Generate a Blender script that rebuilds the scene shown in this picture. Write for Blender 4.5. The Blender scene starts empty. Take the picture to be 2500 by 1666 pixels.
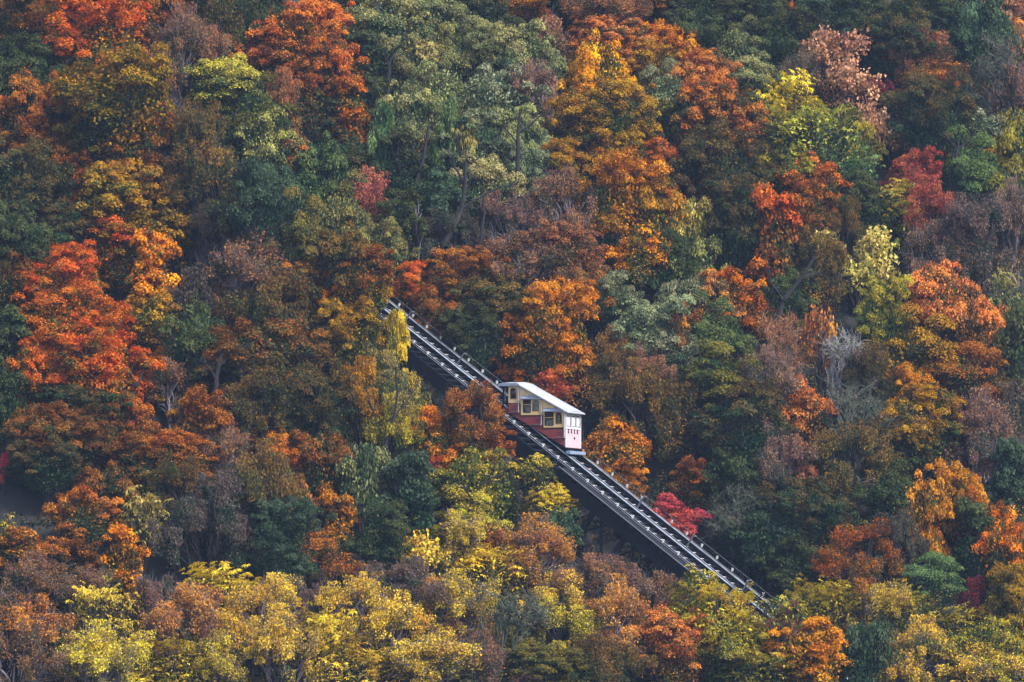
import bpy, bmesh, math, random
import numpy as np
from mathutils import Vector, Matrix
from mathutils.geometry import tessellate_polygon

# ------------------------------------------------------------------ camera, sky, sun, exposure
scn = bpy.context.scene
C = scn.collection
PITCH = math.radians(4.5)
DIST = 350.0
FOC = 9800.0                                     # focal length in pixels of the 2500 px wide photograph
cam_d = bpy.data.cameras.new('camera')
cam_d.sensor_width = 36.0
cam_d.lens = 36.0 * FOC / 2500.0
cam_d.clip_start = 1.0
cam_d.clip_end = 12000.0
cam = bpy.data.objects.new('camera', cam_d)
cam.location = (0, -DIST, 0)
cam.rotation_euler = (math.pi / 2 + PITCH, 0, 0)
C.objects.link(cam)
scn.camera = cam

SUN_EL, SUN_AZ = math.radians(44), math.radians(134)      # azimuth measured clockwise from +Y (away from the camera)
world = bpy.data.worlds.new('World')
scn.world = world
world.use_nodes = True
wn = world.node_tree.nodes
sky = wn.new('ShaderNodeTexSky')
sky.sky_type = 'NISHITA'
sky.sun_disc = False
sky.sun_elevation = SUN_EL
sky.sun_rotation = SUN_AZ
sky.air_density = 1.2
sky.dust_density = 1.5
wn['Background'].inputs['Strength'].default_value = 0.15
world.node_tree.links.new(sky.outputs['Color'], wn['Background'].inputs['Color'])

sun_d = bpy.data.lights.new('sun', 'SUN')
sun_d.energy = 2.4
sun_d.angle = math.radians(12)
sun_d.color = (1.0, 0.92, 0.82)
sun = bpy.data.objects.new('sun', sun_d)
sdir = Vector((math.sin(SUN_AZ) * math.cos(SUN_EL), math.cos(SUN_AZ) * math.cos(SUN_EL), math.sin(SUN_EL)))
sun.rotation_euler = sdir.to_track_quat('Z', 'Y').to_euler()
sun.location = (120, -120, 160)
C.objects.link(sun)

scn.view_settings.view_transform = 'Standard'
scn.view_settings.look = 'None'
scn.view_settings.gamma = 1.0
scn.view_settings.use_curve_mapping = False
scn.view_settings.exposure = 1.3
scn.render.engine = 'CYCLES'
scn.cycles.max_bounces = 5
scn.cycles.diffuse_bounces = 3
scn.cycles.glossy_bounces = 2
scn.cycles.transmission_bounces = 3
scn.cycles.transparent_max_bounces = 6
scn.cycles.use_denoising = True
scn.cycles.caustics_reflective = False
scn.cycles.caustics_refractive = False

# ------------------------------------------------------------------ projection helpers
K = 1.0625                                      # the tree survey was made on a 2353 px wide view of the photograph
sp, cp = math.sin(PITCH), math.cos(PITCH)


def ray(px, py):
    a = (px - 1250.0) / FOC
    b = (833.0 - py) / FOC
    return np.array((a, cp - b * sp, sp + b * cp))


def at(px, py, Y):
    d = ray(px, py)
    k = (Y + DIST) / d[1]
    return np.array((d[0] * k, Y, d[2] * k))


# ------------------------------------------------------------------ the line of the incline
TH = math.radians(31.0)
cT, sT = math.cos(TH), math.sin(TH)
TAN = 0.717                                     # grade
T_H = np.array((cT, -sT, 0.0))                  # downhill
N_H = np.array((sT, cT, 0.0))                   # across, away from the camera
P0 = at(1500, 1201, 0.0)                        # centre line at rail height


def track_pt(s, o, dz=0.0):
    return P0 + T_H * s + N_H * o + np.array((0, 0, -TAN * s + dz))


def track_so(x, y):
    dx, dy = x - P0[0], y - P0[1]
    return dx * T_H[0] + dy * T_H[1], dx * N_H[0] + dy * N_H[1]


# ------------------------------------------------------------------ terrain height
GX, GY = -0.25, 0.976
rngT = np.random.RandomState(5)
WAVES = [(rngT.uniform(.03, .25), rngT.uniform(0, 6.28), rngT.uniform(0, 6.28)) for _ in range(14)]


def smin(a, b, k):
    h = np.clip(0.5 + 0.5 * (b - a) / k, 0, 1)
    return b * (1 - h) + a * h - k * h * (1 - h)


def smax(a, b, k):
    return -smin(-a, -b, k)


ZLOW, ZHIGH = -15.0, 150.0


def ground(x, y):
    x = np.asarray(x, float)
    y = np.asarray(y, float)
    xe = 90 * np.tanh(x / 90)
    z = P0[2] - 3.4 + GX * (xe - P0[0]) + GY * (y - P0[1])
    # ravine under the trestle
    dx, dy = x - P0[0], y - P0[1]
    s = dx * T_H[0] + dy * T_H[1]
    o = dx * N_H[0] + dy * N_H[1]
    z = z - 2.6 * np.exp(-((s - 3) / 9.0) ** 2 - ((o + 1) / 7.0) ** 2)
    z = z - 4.6 * np.exp(-((o - 7.5) / 5.0) ** 2) * np.exp(-(s / 34.0) ** 4)
    n = 0
    for f, a, b in WAVES:
        n = n + np.sin(f * (x * math.cos(a) + y * math.sin(a)) + b) * (0.035 / f) ** 0.8
    z = z + 0.35 * n * (1 - 0.85 * np.exp(-((o) / 6.0) ** 2))
    z = smax(z, ZLOW, 8.0)
    z = smin(z, ZHIGH, 12.0)
    return z


# ------------------------------------------------------------------ small helpers
def tag(o, label=None, cat=None, group=None, kind=None):
    if label: o['label'] = label
    if cat: o['category'] = cat
    if group: o['group'] = group
    if kind: o['kind'] = kind
    return o


def empty(name, loc, rz=0.0):
    o = bpy.data.objects.new(name, None)
    o.empty_display_size = 0.3
    o.location = loc
    o.rotation_euler = (0, 0, rz)
    C.objects.link(o)
    return o


def mesh_np(name, V, F, mat=None, data=None, smooth=False):
    """V (n,3) array, F (m,k) array of equal sized faces or list of such arrays."""
    me = bpy.data.meshes.new(name)
    if not isinstance(F, list): F = [F]
    F = [np.asarray(f, np.int32) for f in F if len(f)]
    me.vertices.add(len(V))
    me.vertices.foreach_set('co', np.asarray(V, np.float32).ravel())
    loops = np.concatenate([f.ravel() for f in F])
    tot = np.concatenate([np.full(len(f), f.shape[1], np.int32) for f in F])
    start = np.concatenate(([0], np.cumsum(tot)[:-1])).astype(np.int32)
    me.loops.add(len(loops))
    me.loops.foreach_set('vertex_index', loops)
    me.polygons.add(len(tot))
    me.polygons.foreach_set('loop_start', start)
    if smooth:
        me.polygons.foreach_set('use_smooth', np.ones(len(tot), bool))
    me.update(calc_edges=True)
    if data is not None:
        at_ = me.attributes.new('leafdata', 'FLOAT_VECTOR', 'FACE')
        at_.data.foreach_set('vector', np.asarray(data, np.float32).ravel())
    if mat: me.materials.append(mat)
    return me


def link(name, me, parent=None):
    o = bpy.data.objects.new(name, me)
    C.objects.link(o)
    if parent is not None: o.parent = parent
    return o


class MB:
    """collects boxes, bars, prisms; builds ONE mesh object"""
    def __init__(self):
        self.v, self.f = [], []

    def add(self, V, F):
        n = len(self.v)
        self.v += [tuple(map(float, p)) for p in V]
        self.f += [tuple(i + n for i in f) for f in F]
        return self

    def box(self, x0, x1, y0, y1, z0, z1):
        V = [(x0, y0, z0), (x1, y0, z0), (x1, y1, z0), (x0, y1, z0), (x0, y0, z1), (x1, y0, z1), (x1, y1, z1), (x0, y1, z1)]
        return self.add(V, [(3, 2, 1, 0), (4, 5, 6, 7), (0, 1, 5, 4), (1, 2, 6, 5), (2, 3, 7, 6), (3, 0, 4, 7)])

    def bar(self, a, b, w, h, up=(0, 0, 1)):
        a, b = Vector(a), Vector(b)
        d = (b - a).normalized()
        s = d.cross(Vector(up)).normalized()
        u = s.cross(d).normalized()
        V = []
        for p in (a, b):
            for i, j in ((-1, -1), (1, -1), (1, 1), (-1, 1)):
                V.append(p + s * (w / 2 * i) + u * (h / 2 * j))
        return self.add(V, [(3, 2, 1, 0), (4, 5, 6, 7), (0, 1, 5, 4), (1, 2, 6, 5), (2, 3, 7, 6), (3, 0, 4, 7)])

    def tube(self, a, b, r0, r1=None, n=8):
        r1 = r0 if r1 is None else r1
        a, b = Vector(a), Vector(b)
        d = (b - a).normalized()
        s = d.orthogonal().normalized()
        u = d.cross(s)
        V = []
        for p, r in ((a, r0), (b, r1)):
            for k in range(n):
                t = 2 * math.pi * k / n
                V.append(p + s * (r * math.cos(t)) + u * (r * math.sin(t)))
        F = [(k, (k + 1) % n, n + (k + 1) % n, n + k) for k in range(n)]
        F += [tuple(range(n - 1, -1, -1)), tuple(range(n, 2 * n))]
        return self.add(V, F)

    def panel(self, outer, holes, y0, y1):
        """polygon (with holes) in the x-z plane, thickness from y0 to y1"""
        loops = [[Vector((p[0], 0, p[1])) for p in outer]] + [[Vector((p[0], 0, p[1])) for p in h] for h in holes]
        tris = tessellate_polygon(loops)
        pts = [p for l in loops for p in l]
        n = len(pts)
        V = [(p.x, y0, p.z) for p in pts] + [(p.x, y1, p.z) for p in pts]
        F = []
        for t in tris:
            F.append(tuple(t))
            F.append(tuple(i + n for i in reversed(t)))
        k = 0
        for l in loops:
            m = len(l)
            for i in range(m):
                F.append((k + i, k + (i + 1) % m, n + k + (i + 1) % m, n + k + i))
            k += m
        return self.add(V, F)

    def build(self, name, mat, parent=None, bevel=0.0):
        me = bpy.data.meshes.new(name)
        me.from_pydata(self.v, [], self.f)
        bm = bmesh.new()
        bm.from_mesh(me)
        bmesh.ops.recalc_face_normals(bm, faces=bm.faces)
        if bevel:
            bmesh.ops.bevel(bm, geom=bm.edges[:], offset=bevel, segments=1, affect='EDGES')
        bm.to_mesh(me)
        bm.free()
        me.materials.append(mat)
        return link(name, me, parent)


def lin(c):
    return tuple((v / 255 / 12.92) if v / 255 <= 0.04045 else ((v / 255 + 0.055) / 1.055) ** 2.4 for v in c)


# ------------------------------------------------------------------ materials
def new_mat(name):
    m = bpy.data.materials.new(name)
    m.use_nodes = True
    nt = m.node_tree
    return m, nt, nt.nodes, nt.links


def paint(name, col, rough=0.5, var=0.25, scale=3.0, metallic=0.0, bump=0.0, stretch=(1, 1, 1)):
    m, nt, n, l = new_mat(name)
    b = n['Principled BSDF']
    if max(col) < .03: b.inputs['Specular IOR Level'].default_value = 0.08
    b.inputs['Roughness'].default_value = rough
    b.inputs['Metallic'].default_value = metallic
    tc = n.new('ShaderNodeTexCoord')
    mp = n.new('ShaderNodeMapping')
    mp.inputs['Scale'].default_value = stretch
    no = n.new('ShaderNodeTexNoise')
    no.inputs['Scale'].default_value = scale
    no.inputs['Detail'].default_value = 6
    rp = n.new('ShaderNodeValToRGB')
    rp.color_ramp.elements[0].position = 0.3
    rp.color_ramp.elements[1].position = 0.7
    rp.color_ramp.elements[0].color = tuple(c * (1 - var) for c in col) + (1,)
    rp.color_ramp.elements[1].color = tuple(min(1, c * (1 + var * .6)) for c in col) + (1,)
    l.new(tc.outputs['Object'], mp.inputs['Vector'])
    l.new(mp.outputs['Vector'], no.inputs['Vector'])
    l.new(no.outputs['Fac'], rp.inputs['Fac'])
    l.new(rp.outputs['Color'], b.inputs['Base Color'])
    if bump:
        bp = n.new('ShaderNodeBump')
        bp.inputs['Strength'].default_value = bump
        l.new(no.outputs['Fac'], bp.inputs['Height'])
        l.new(bp.outputs['Normal'], b.inputs['Normal'])
    return m


def leaf_material():
    m, nt, n, l = new_mat('leaf')
    n.remove(n['Principled BSDF'])
    out = n['Material Output']
    da = n.new('ShaderNodeAttribute')
    da.attribute_name = 'leafdata'
    sep = n.new('ShaderNodeSeparateXYZ')
    l.new(da.outputs['Vector'], sep.inputs['Vector'])

    def oattr(nm):
        a = n.new('ShaderNodeAttribute')
        a.attribute_type = 'OBJECT'
        a.attribute_name = nm
        return a.outputs['Color']

    def math_(op, a, b):
        x = n.new('ShaderNodeMath')
        x.operation = op
        for i, v in enumerate((a, b)):
            if isinstance(v, (int, float)): x.inputs[i].default_value = v
            else: l.new(v, x.inputs[i])
        return x.outputs[0]

    def rng(v, a, b):
        x = n.new('ShaderNodeMapRange')
        x.interpolation_type = 'SMOOTHSTEP'
        x.inputs['From Min'].default_value = a
        x.inputs['From Max'].default_value = b
        l.new(v, x.inputs['Value'])
        return x.outputs['Result']

    def mix(f, a, b):
        x = n.new('ShaderNodeMix')
        x.data_type = 'RGBA'
        l.new(f, x.inputs[0])
        l.new(a, x.inputs[6])
        l.new(b, x.inputs[7])
        return x.outputs[2]

    # larger patches of a crown turn earlier than others
    tc = n.new('ShaderNodeTexCoord')
    oi = n.new('ShaderNodeObjectInfo')
    addv = n.new('ShaderNodeVectorMath')
    addv.operation = 'ADD'
    sc_ = n.new('ShaderNodeVectorMath')
    sc_.operation = 'SCALE'
    sc_.inputs['Scale'].default_value = 80.0
    cmb = n.new('ShaderNodeCombineXYZ')
    l.new(oi.outputs['Random'], cmb.inputs[0])
    l.new(oi.outputs['Random'], cmb.inputs[1])
    l.new(cmb.outputs[0], sc_.inputs[0])
    l.new(tc.outputs['Object'], addv.inputs[0])
    l.new(sc_.outputs[0], addv.inputs[1])
    no = n.new('ShaderNodeTexNoise')
    no.inputs['Scale'].default_value = 0.40
    no.inputs['Detail'].default_value = 2
    l.new(addv.outputs[0], no.inputs['Vector'])
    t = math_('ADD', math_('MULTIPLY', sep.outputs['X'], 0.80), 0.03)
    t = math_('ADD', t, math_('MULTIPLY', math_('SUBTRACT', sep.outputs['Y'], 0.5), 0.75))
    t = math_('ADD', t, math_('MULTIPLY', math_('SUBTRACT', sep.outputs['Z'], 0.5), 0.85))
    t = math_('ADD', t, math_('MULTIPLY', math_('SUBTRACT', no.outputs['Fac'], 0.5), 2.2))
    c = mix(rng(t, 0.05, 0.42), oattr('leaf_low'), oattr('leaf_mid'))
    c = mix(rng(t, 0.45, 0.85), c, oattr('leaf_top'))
    hsv = n.new('ShaderNodeHueSaturation')
    l.new(c, hsv.inputs['Color'])
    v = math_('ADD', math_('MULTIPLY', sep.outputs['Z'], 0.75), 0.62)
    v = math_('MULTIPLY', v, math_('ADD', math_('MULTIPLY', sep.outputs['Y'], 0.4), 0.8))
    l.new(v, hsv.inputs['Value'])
    h = math_('ADD', math_('MULTIPLY', math_('SUBTRACT', sep.outputs['Y'], 0.5), 0.03), 0.5)
    l.new(h, hsv.inputs['Hue'])
    df = n.new('ShaderNodeBsdfDiffuse')
    tr = n.new('ShaderNodeBsdfTranslucent')
    mx = n.new('ShaderNodeMixShader')
    mx.inputs[0].default_value = 0.32
    l.new(hsv.outputs['Color'], df.inputs['Color'])
    l.new(hsv.outputs['Color'], tr.inputs['Color'])
    l.new(df.outputs[0], mx.inputs[1])
    l.new(tr.outputs[0], mx.inputs[2])
    l.new(mx.outputs[0], out.inputs['Surface'])
    return m


def bark_material():
    m, nt, n, l = new_mat('bark')
    b = n['Principled BSDF']
    b.inputs['Roughness'].default_value = 0.9
    a = n.new('ShaderNodeAttribute')
    a.attribute_type = 'OBJECT'
    a.attribute_name = 'bark_color'
    no = n.new('ShaderNodeTexNoise')
    no.inputs['Scale'].default_value = 5.0
    no.inputs['Detail'].default_value = 5
    tc = n.new('ShaderNodeTexCoord')
    mp = n.new('ShaderNodeMapping')
    mp.inputs['Scale'].default_value = (1, 1, .25)
    l.new(tc.outputs['Object'], mp.inputs['Vector'])
    l.new(mp.outputs['Vector'], no.inputs['Vector'])
    hsv = n.new('ShaderNodeHueSaturation')
    mr = n.new('ShaderNodeMapRange')
    mr.inputs['From Min'].default_value = .3
    mr.inputs['From Max'].default_value = .7
    mr.inputs['To Min'].default_value = .55
    mr.inputs['To Max'].default_value = 1.4
    l.new(no.outputs['Fac'], mr.inputs['Value'])
    l.new(mr.outputs[0], hsv.inputs['Value'])
    l.new(a.outputs['Color'], hsv.inputs['Color'])
    l.new(hsv.outputs['Color'], b.inputs['Base Color'])
    return m


LEAF = leaf_material()
BARK = bark_material()

M_GROUND, nt, n, l = new_mat('hillside_soil')
b = n['Principled BSDF']
b.inputs['Roughness'].default_value = 1.0
tc = n.new('ShaderNodeTexCoord')
no = n.new('ShaderNodeTexNoise')
no.inputs['Scale'].default_value = 0.9
no.inputs['Detail'].default_value = 9
no.inputs['Roughness'].default_value = 0.7
rp = n.new('ShaderNodeValToRGB')
e = rp.color_ramp.elements
e[0].position, e[0].color = 0.32, (.010, .012, .013, 1)
e[1].position, e[1].color = 0.70, (.042, .034, .030, 1)
x = rp.color_ramp.elements.new(0.5)
x.color = (.022, .022, .021, 1)
bp = n.new('ShaderNodeBump')
bp.inputs['Strength'].default_value = 0.8
l.new(tc.outputs['Object'], no.inputs['Vector'])
l.new(no.outputs['Fac'], rp.inputs['Fac'])
l.new(rp.outputs['Color'], b.inputs['Base Color'])
l.new(no.outputs['Fac'], bp.inputs['Height'])
l.new(bp.outputs['Normal'], b.inputs['Normal'])

M_RAIL = paint('worn_rail_steel', (.40, .43, .48), .4, .5, 1.6)
M_STEEL = paint('dark_steel', (.005, .006, .010), .9, .4, 1.5)
M_TIE = paint('creosoted_timber', (.008, .009, .013), .95, .5, 4.0)
M_STEP = paint('weathered_step', (.46, .45, .48), .7, .5, 5.0)
M_WALK = paint('walkway_planking', (.24, .28, .34), .6, .45, 3.0, 0.0, 0.2)
M_GRATE = paint('galvanised_grating', (.02, .021, .027), .5, .4, 6.0)
M_CABLE = paint('steel_cable', (.20, .21, .24), .4, .2)
M_LAMP = paint('white_lamp_enamel', (.62, .62, .62), .35, .08)
M_POST = paint('grey_post', (.10, .105, .12), .5, .3)
M_CREAM = paint('cream_paint', (.66, .46, .23), .45, .12, 1.5)
M_CREAM2 = paint('cream_trim_paint', (.70, .47, .20), .45, .10, 1.5)
M_RED = paint('oxide_red_paint', (.23, .046, .046), .42, .16, 1.6)
M_DRED = paint('dark_red_trim', (.10, .018, .022), .45, .2, 2.0)
M_END_GLARE = paint('white_end_glare', (.58, .58, .60), .4, .06, 1.2)  # upper car end: glare on cream paint and glass put into the colour
M_ROOF = paint('white_roof_sheet', (.37, .39, .42), .45, .10, 0.8)
M_PINK_GLARE = paint('pink_glare_on_red', (.56, .42, .47), .4, .10, 1.2)  # lower car end: red boarding with the sun's glare put into the colour
M_LEAD = paint('blue_grey_metal_sheet', (.22, .25, .33), .45, .3, 4.0)
M_PIPE = paint('grey_downpipe', (.36, .33, .36), .4, .2, 3.0)
M_BLACK = paint('black_iron', (.004, .005, .008), .8, .3)
M_BUMP = paint('blue_grey_buffer', (.20, .27, .38), .45, .25, 4.0)
M_CURT = paint('pale_interior_panel', (.62, .64, .60), .6, .15, 2.0)
M_SEAT = paint('brown_seat', (.20, .10, .05), .6, .3, 3.0)

M_GLASS, nt, n, l = new_mat('window_glass')
n.remove(n['Principled BSDF'])
gl = n.new('ShaderNodeBsdfGlossy')
gl.inputs['Roughness'].default_value = 0.03
trp = n.new('ShaderNodeBsdfTransparent')
trp.inputs['Color'].default_value = (.82, .86, .86, 1)
mx = n.new('ShaderNodeMixShader')
fr = n.new('ShaderNodeFresnel')
fr.inputs['IOR'].default_value = 1.5
l.new(fr.outputs[0], mx.inputs[0])
l.new(trp.outputs[0], mx.inputs[1])
l.new(gl.outputs[0], mx.inputs[2])
l.new(mx.outputs[0], n['Material Output'].inputs['Surface'])

# ------------------------------------------------------------------ the ground: one sheet to the horizon
gxs = np.concatenate((np.array([-2600, -1800, -1000, -600, -350, -220, -150, -110]), np.arange(-85, 86, 1.25), np.array([110, 150, 220, 350, 600, 1000, 1800, 2600])))
gys = np.concatenate((np.array([-2600, -1800, -1000, -600, -420, -300, -220, -150, -110, -80, -60]), np.arange(-48, 142, 1.25), np.array([150, 160, 220, 350, 600, 1200, 2600])))
GXX, GYY = np.meshgrid(gxs, gys)
GZ = ground(GXX, GYY)
V = np.stack((GXX, GYY, GZ), -1).reshape(-1, 3)
nx, ny = len(gxs), len(gys)
ii, jj = np.meshgrid(np.arange(nx - 1), np.arange(ny - 1))
a = (jj * nx + ii).ravel()
F = np.stack((a, a + 1, a + nx + 1, a + nx), 1)
tag(link('hillside', mesh_np('hillside', V, F, M_GROUND, smooth=True)), kind='structure')

# ------------------------------------------------------------------ incline viaduct
S0, S1 = -52.0, 27.0                            # along-track extent (horizontal metres; 0 is below the trestle legs)
CAR_A = -0.25
track = empty('incline_viaduct', tuple(track_pt(0, 0)), -TH)
tag(track, 'long sloping double track incline on dark steel trestle crossing the wooded hillside', 'railway')


def tl(s, o, dz=0.0):                           # local coordinates of the viaduct
    return (s, o, -TAN * s + dz)


def stringer(name, o, w, h, mat, dz=0.0, s0=S0, s1=S1, bevel=0):
    mb = MB()
    k = 8
    for i in range(k):                          # rail lengths with tiny joints
        a_, b_ = s0 + (s1 - s0) * i / k, s0 + (s1 - s0) * (i + 1) / k - .02
        mb.bar(tl(a_, o, dz), tl(b_, o, dz), w, h)
    return mb.build(name, mat, track)


INC = math.atan(TAN)
for o in (-2.62, .40, 2.60):
    stringer('rail', o, .075, .05, M_RAIL, -.025)
    stringer('rail_bearer', o, .22, .36, M_TIE, -.235)
stringer('guard_rail', 2.86, .07, .05, M_RAIL, -.03)
stringer('center_walkway', -.06, .36, .04, M_WALK, -.05)
stringer('walkway_edge', -3.08, .05, .05, M_CABLE, -.03)
stringer('walkway_edge', -4.45, .06, .05, M_CABLE, -.03, -3.0)
stringer('walkway_grating', -3.76, 1.28, .05, M_GRATE, -.16, -3.0)
stringer('walkway_edge', 3.35, .06, .05, M_CABLE, -.08)
stringer('handrail_cable', 3.45, .025, .025, M_CABLE, .55)
stringer('handrail_cable', -2.85, .02, .02, M_CABLE, .25)
for o in (-4.2, -1.5, 1.5, 3.2):
    stringer('girder', o, .30, 1.10, M_STEEL, -1.12)
tie_me = None
step_me = None
cs, sn = math.cos(INC), math.sin(INC)
PITCH_S = 0.745
nt_ = int((S1 - S0) / PITCH_S)
for i in range(nt_):
    s = S0 + .2 + i * PITCH_S
    if tie_me is None:
        o_ = MB().bar((0, -4.55, 0), (0, 3.45, 0), .26, .20).build('tie', M_TIE, track)
        tie_me = o_.data
        q_ = MB().box(-.07, .07, -.33, .33, -.02, .03).build('step_board', M_STEP, track)
        step_me = q_.data
        steps = [q_]
    else:
        o_ = link('tie', tie_me, track)
        steps = [link('step_board', step_me, track)]
    o_.location = tl(s, 0, -.47)
    o_.rotation_euler = (0, INC, 0)
    steps.append(link('step_board', step_me, track))
    for q_, oo in zip(steps, (-1.55, 1.42)):
        q_.location = tl(s, oo + .05 * math.sin(i * 2.7), -.30)
        q_.rotation_euler = (0, .25, 0.05 * math.sin(i * 1.9))
lamp_me = None
for side, o, hgt in ((0, -3.04, .0), (1, 3.40, .0)):
    for i in range(int((S1 - S0) / (PITCH_S * 2))):
        s = S0 + .35 + i * PITCH_S * 2 + .3 * side
        if lamp_me is None:
            mb = MB()
            mb.box(-.06, .06, -.09, .09, .05, .27)
            mb.box(-.08, .08, -.10, .10, .27, .30)
            mb.box(-.025, .025, -.025, .025, -.06, .05)
            o_ = mb.build('track_lamp', M_LAMP, track)
            lamp_me = o_.data
        else:
            o_ = link('track_lamp', lamp_me, track)
        o_.location = tl(s, o, hgt)
        o_.rotation_euler = (0, INC * .5, 0)
for s in (-22.3, -16.7, 1.75, 6.6, 12.0, 18.0):   # hooked cable guides beside the running rail
    mb = MB()
    nx_, nz_ = sn, cs
    p, q = tl(s, .75, -.3), (s + nx_ * 1.35, .75, -TAN * s - .3 + nz_ * 1.35)
    mb.bar(p, q, .12, .12, (0, 1, 0))
    mb.bar(q, (q[0] + .05, q[1] + .42, q[2] - .02), .12, .10)
    mb.build('cable_guide_post', M_POST, track)
# trestle bents: legs square to the deck, upright posts, braces
for s in (-47, -40, -33, -26, -19, -12, -5, 0.5, 3.6, 7.2, 14, 21):
    for o in (-4.1, 2.9):
        top = np.array(tl(s, o, -1.2))
        w_ = track_pt(s, o, -1.2)
        # run along the deck normal (uphill-down) to the ground
        d = np.array((-sn, 0, -cs))
        k_ = 0.5
        while k_ < 16:
            pw = w_ + T_H * (d[0] * k_) + np.array((0, 0, d[2] * k_))
            if pw[2] < float(ground(pw[0], pw[1])) - .4: break
            k_ += .15
        foot = top + d * k_
        MB().bar(top, foot, .42, .46, (0, 1, 0)).build('trestle_leg', M_STEEL, track)
        kz = w_[2] - float(ground(w_[0], w_[1])) + .4
        MB().bar(top + np.array((.5, 0, -.3)), top + np.array((.5, 0, -kz)), .20, .20, (0, 1, 0)).build('trestle_post', M_STEEL, track)
    a_ = np.array(tl(s, -4.1, -1.7))
    b_ = np.array(tl(s, 2.9, -1.7))
    dd = np.array((-sn, 0, -cs)) * 1.8
    MB().bar(a_, b_ + dd, .16, .16).bar(b_, a_ + dd, .16, .16).build('trestle_brace', M_STEEL, track)

# ------------------------------------------------------------------ the incline car
CARPX = (1150 + 1450 / 6.271, 880 + 1335 / 6.271)
lo, hi = -20.0, 20.0
for _ in range(60):
    mid = (lo + hi) / 2
    p = at(CARPX[0], CARPX[1], mid)
    if track_so(p[0], p[1])[1] < CAR_A: lo = mid
    else: hi = mid
CARP = at(CARPX[0], CARPX[1], (lo + hi) / 2)
car = empty('incline_car', tuple(CARP), -TH)
tag(car, 'red and cream incline railway car with stepped windows and white sloping roof', 'railway car', 'incline cars')
del car['group']
CW = 2.63
PXM = 6.271 * FOC / (DIST + CARP[1])


def S(zx, zy):
    r, q = (zx - 1450) / PXM, (1335 - zy) / PXM
    u = r / cT
    return (u, (q - u * sT * sp) / cp)


def SP(*pts):
    return [S(*p) for p in pts]


def arch(x0, x1, y0, y1, n=6):
    """window outline with an arched head, in survey pixels"""
    r = (x1 - x0) / 2
    pts = [(x0, y1), (x1, y1)]
    k = min(r * .75, (y1 - y0) * .3)
    for i in range(n + 1):
        t = math.pi * i / n
        pts.append(((x0 + x1) / 2 + r * math.cos(t), y0 + k - k * math.sin(t)))
    return [S(*p) for p in pts]


def rrect(x0, x1, y0, y1, c=10):
    return SP((x0 + c, y1), (x1 - c, y1), (x1, y1 - c), (x1, y0 + c), (x1 - c, y0), (x0 + c, y0), (x0, y0 + c), (x0, y1 - c))


def shrink(poly, d):
    cx = sum(p[0] for p in poly) / len(poly)
    cz = sum(p[1] for p in poly) / len(poly)
    wx = max(p[0] for p in poly) - min(p[0] for p in poly)
    wz = max(p[1] for p in poly) - min(p[1] for p in poly)
    return [(cx + (p[0] - cx) * (1 - 2 * d / wx), cz + (p[1] - cz) * (1 - 2 * d / wz)) for p in poly]


RED = SP((572, 665), (738, 665), (748, 872), (1066, 868), (1092, 1060), (1448, 1052), (1450, 1332), (572, 818))
GUS1 = [(742, 392), (1000, 535), (776, 560), (762, 862), (742, 862)]
CREAM_UP = SP((570, 405), (724, 402), (742, 394), (742, 662), (570, 662))
GUSSET1 = SP((742, 394), (1010, 545), (1010, 600), (768, 606), (768, 845), (752, 845), (752, 660), (742, 660))
BAY2 = SP((768, 606), (1074, 596), (1074, 840), (768, 848))
GUSSET2 = SP((1078, 590), (1360, 735), (1360, 786), (1116, 792), (1116, 1034), (1098, 1034), (1098, 830), (1078, 830))
BAY3 = SP((1116, 792), (1424, 782), (1424, 1028), (1116, 1036))
W = {'a': arch(603, 690, 430, 595), 'b': rrect(808, 915, 615, 805), 'c': arch(950, 1040, 615, 778),
     'd': rrect(1137, 1265, 803, 1000), 'e': arch(1305, 1392, 803, 970)}
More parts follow.
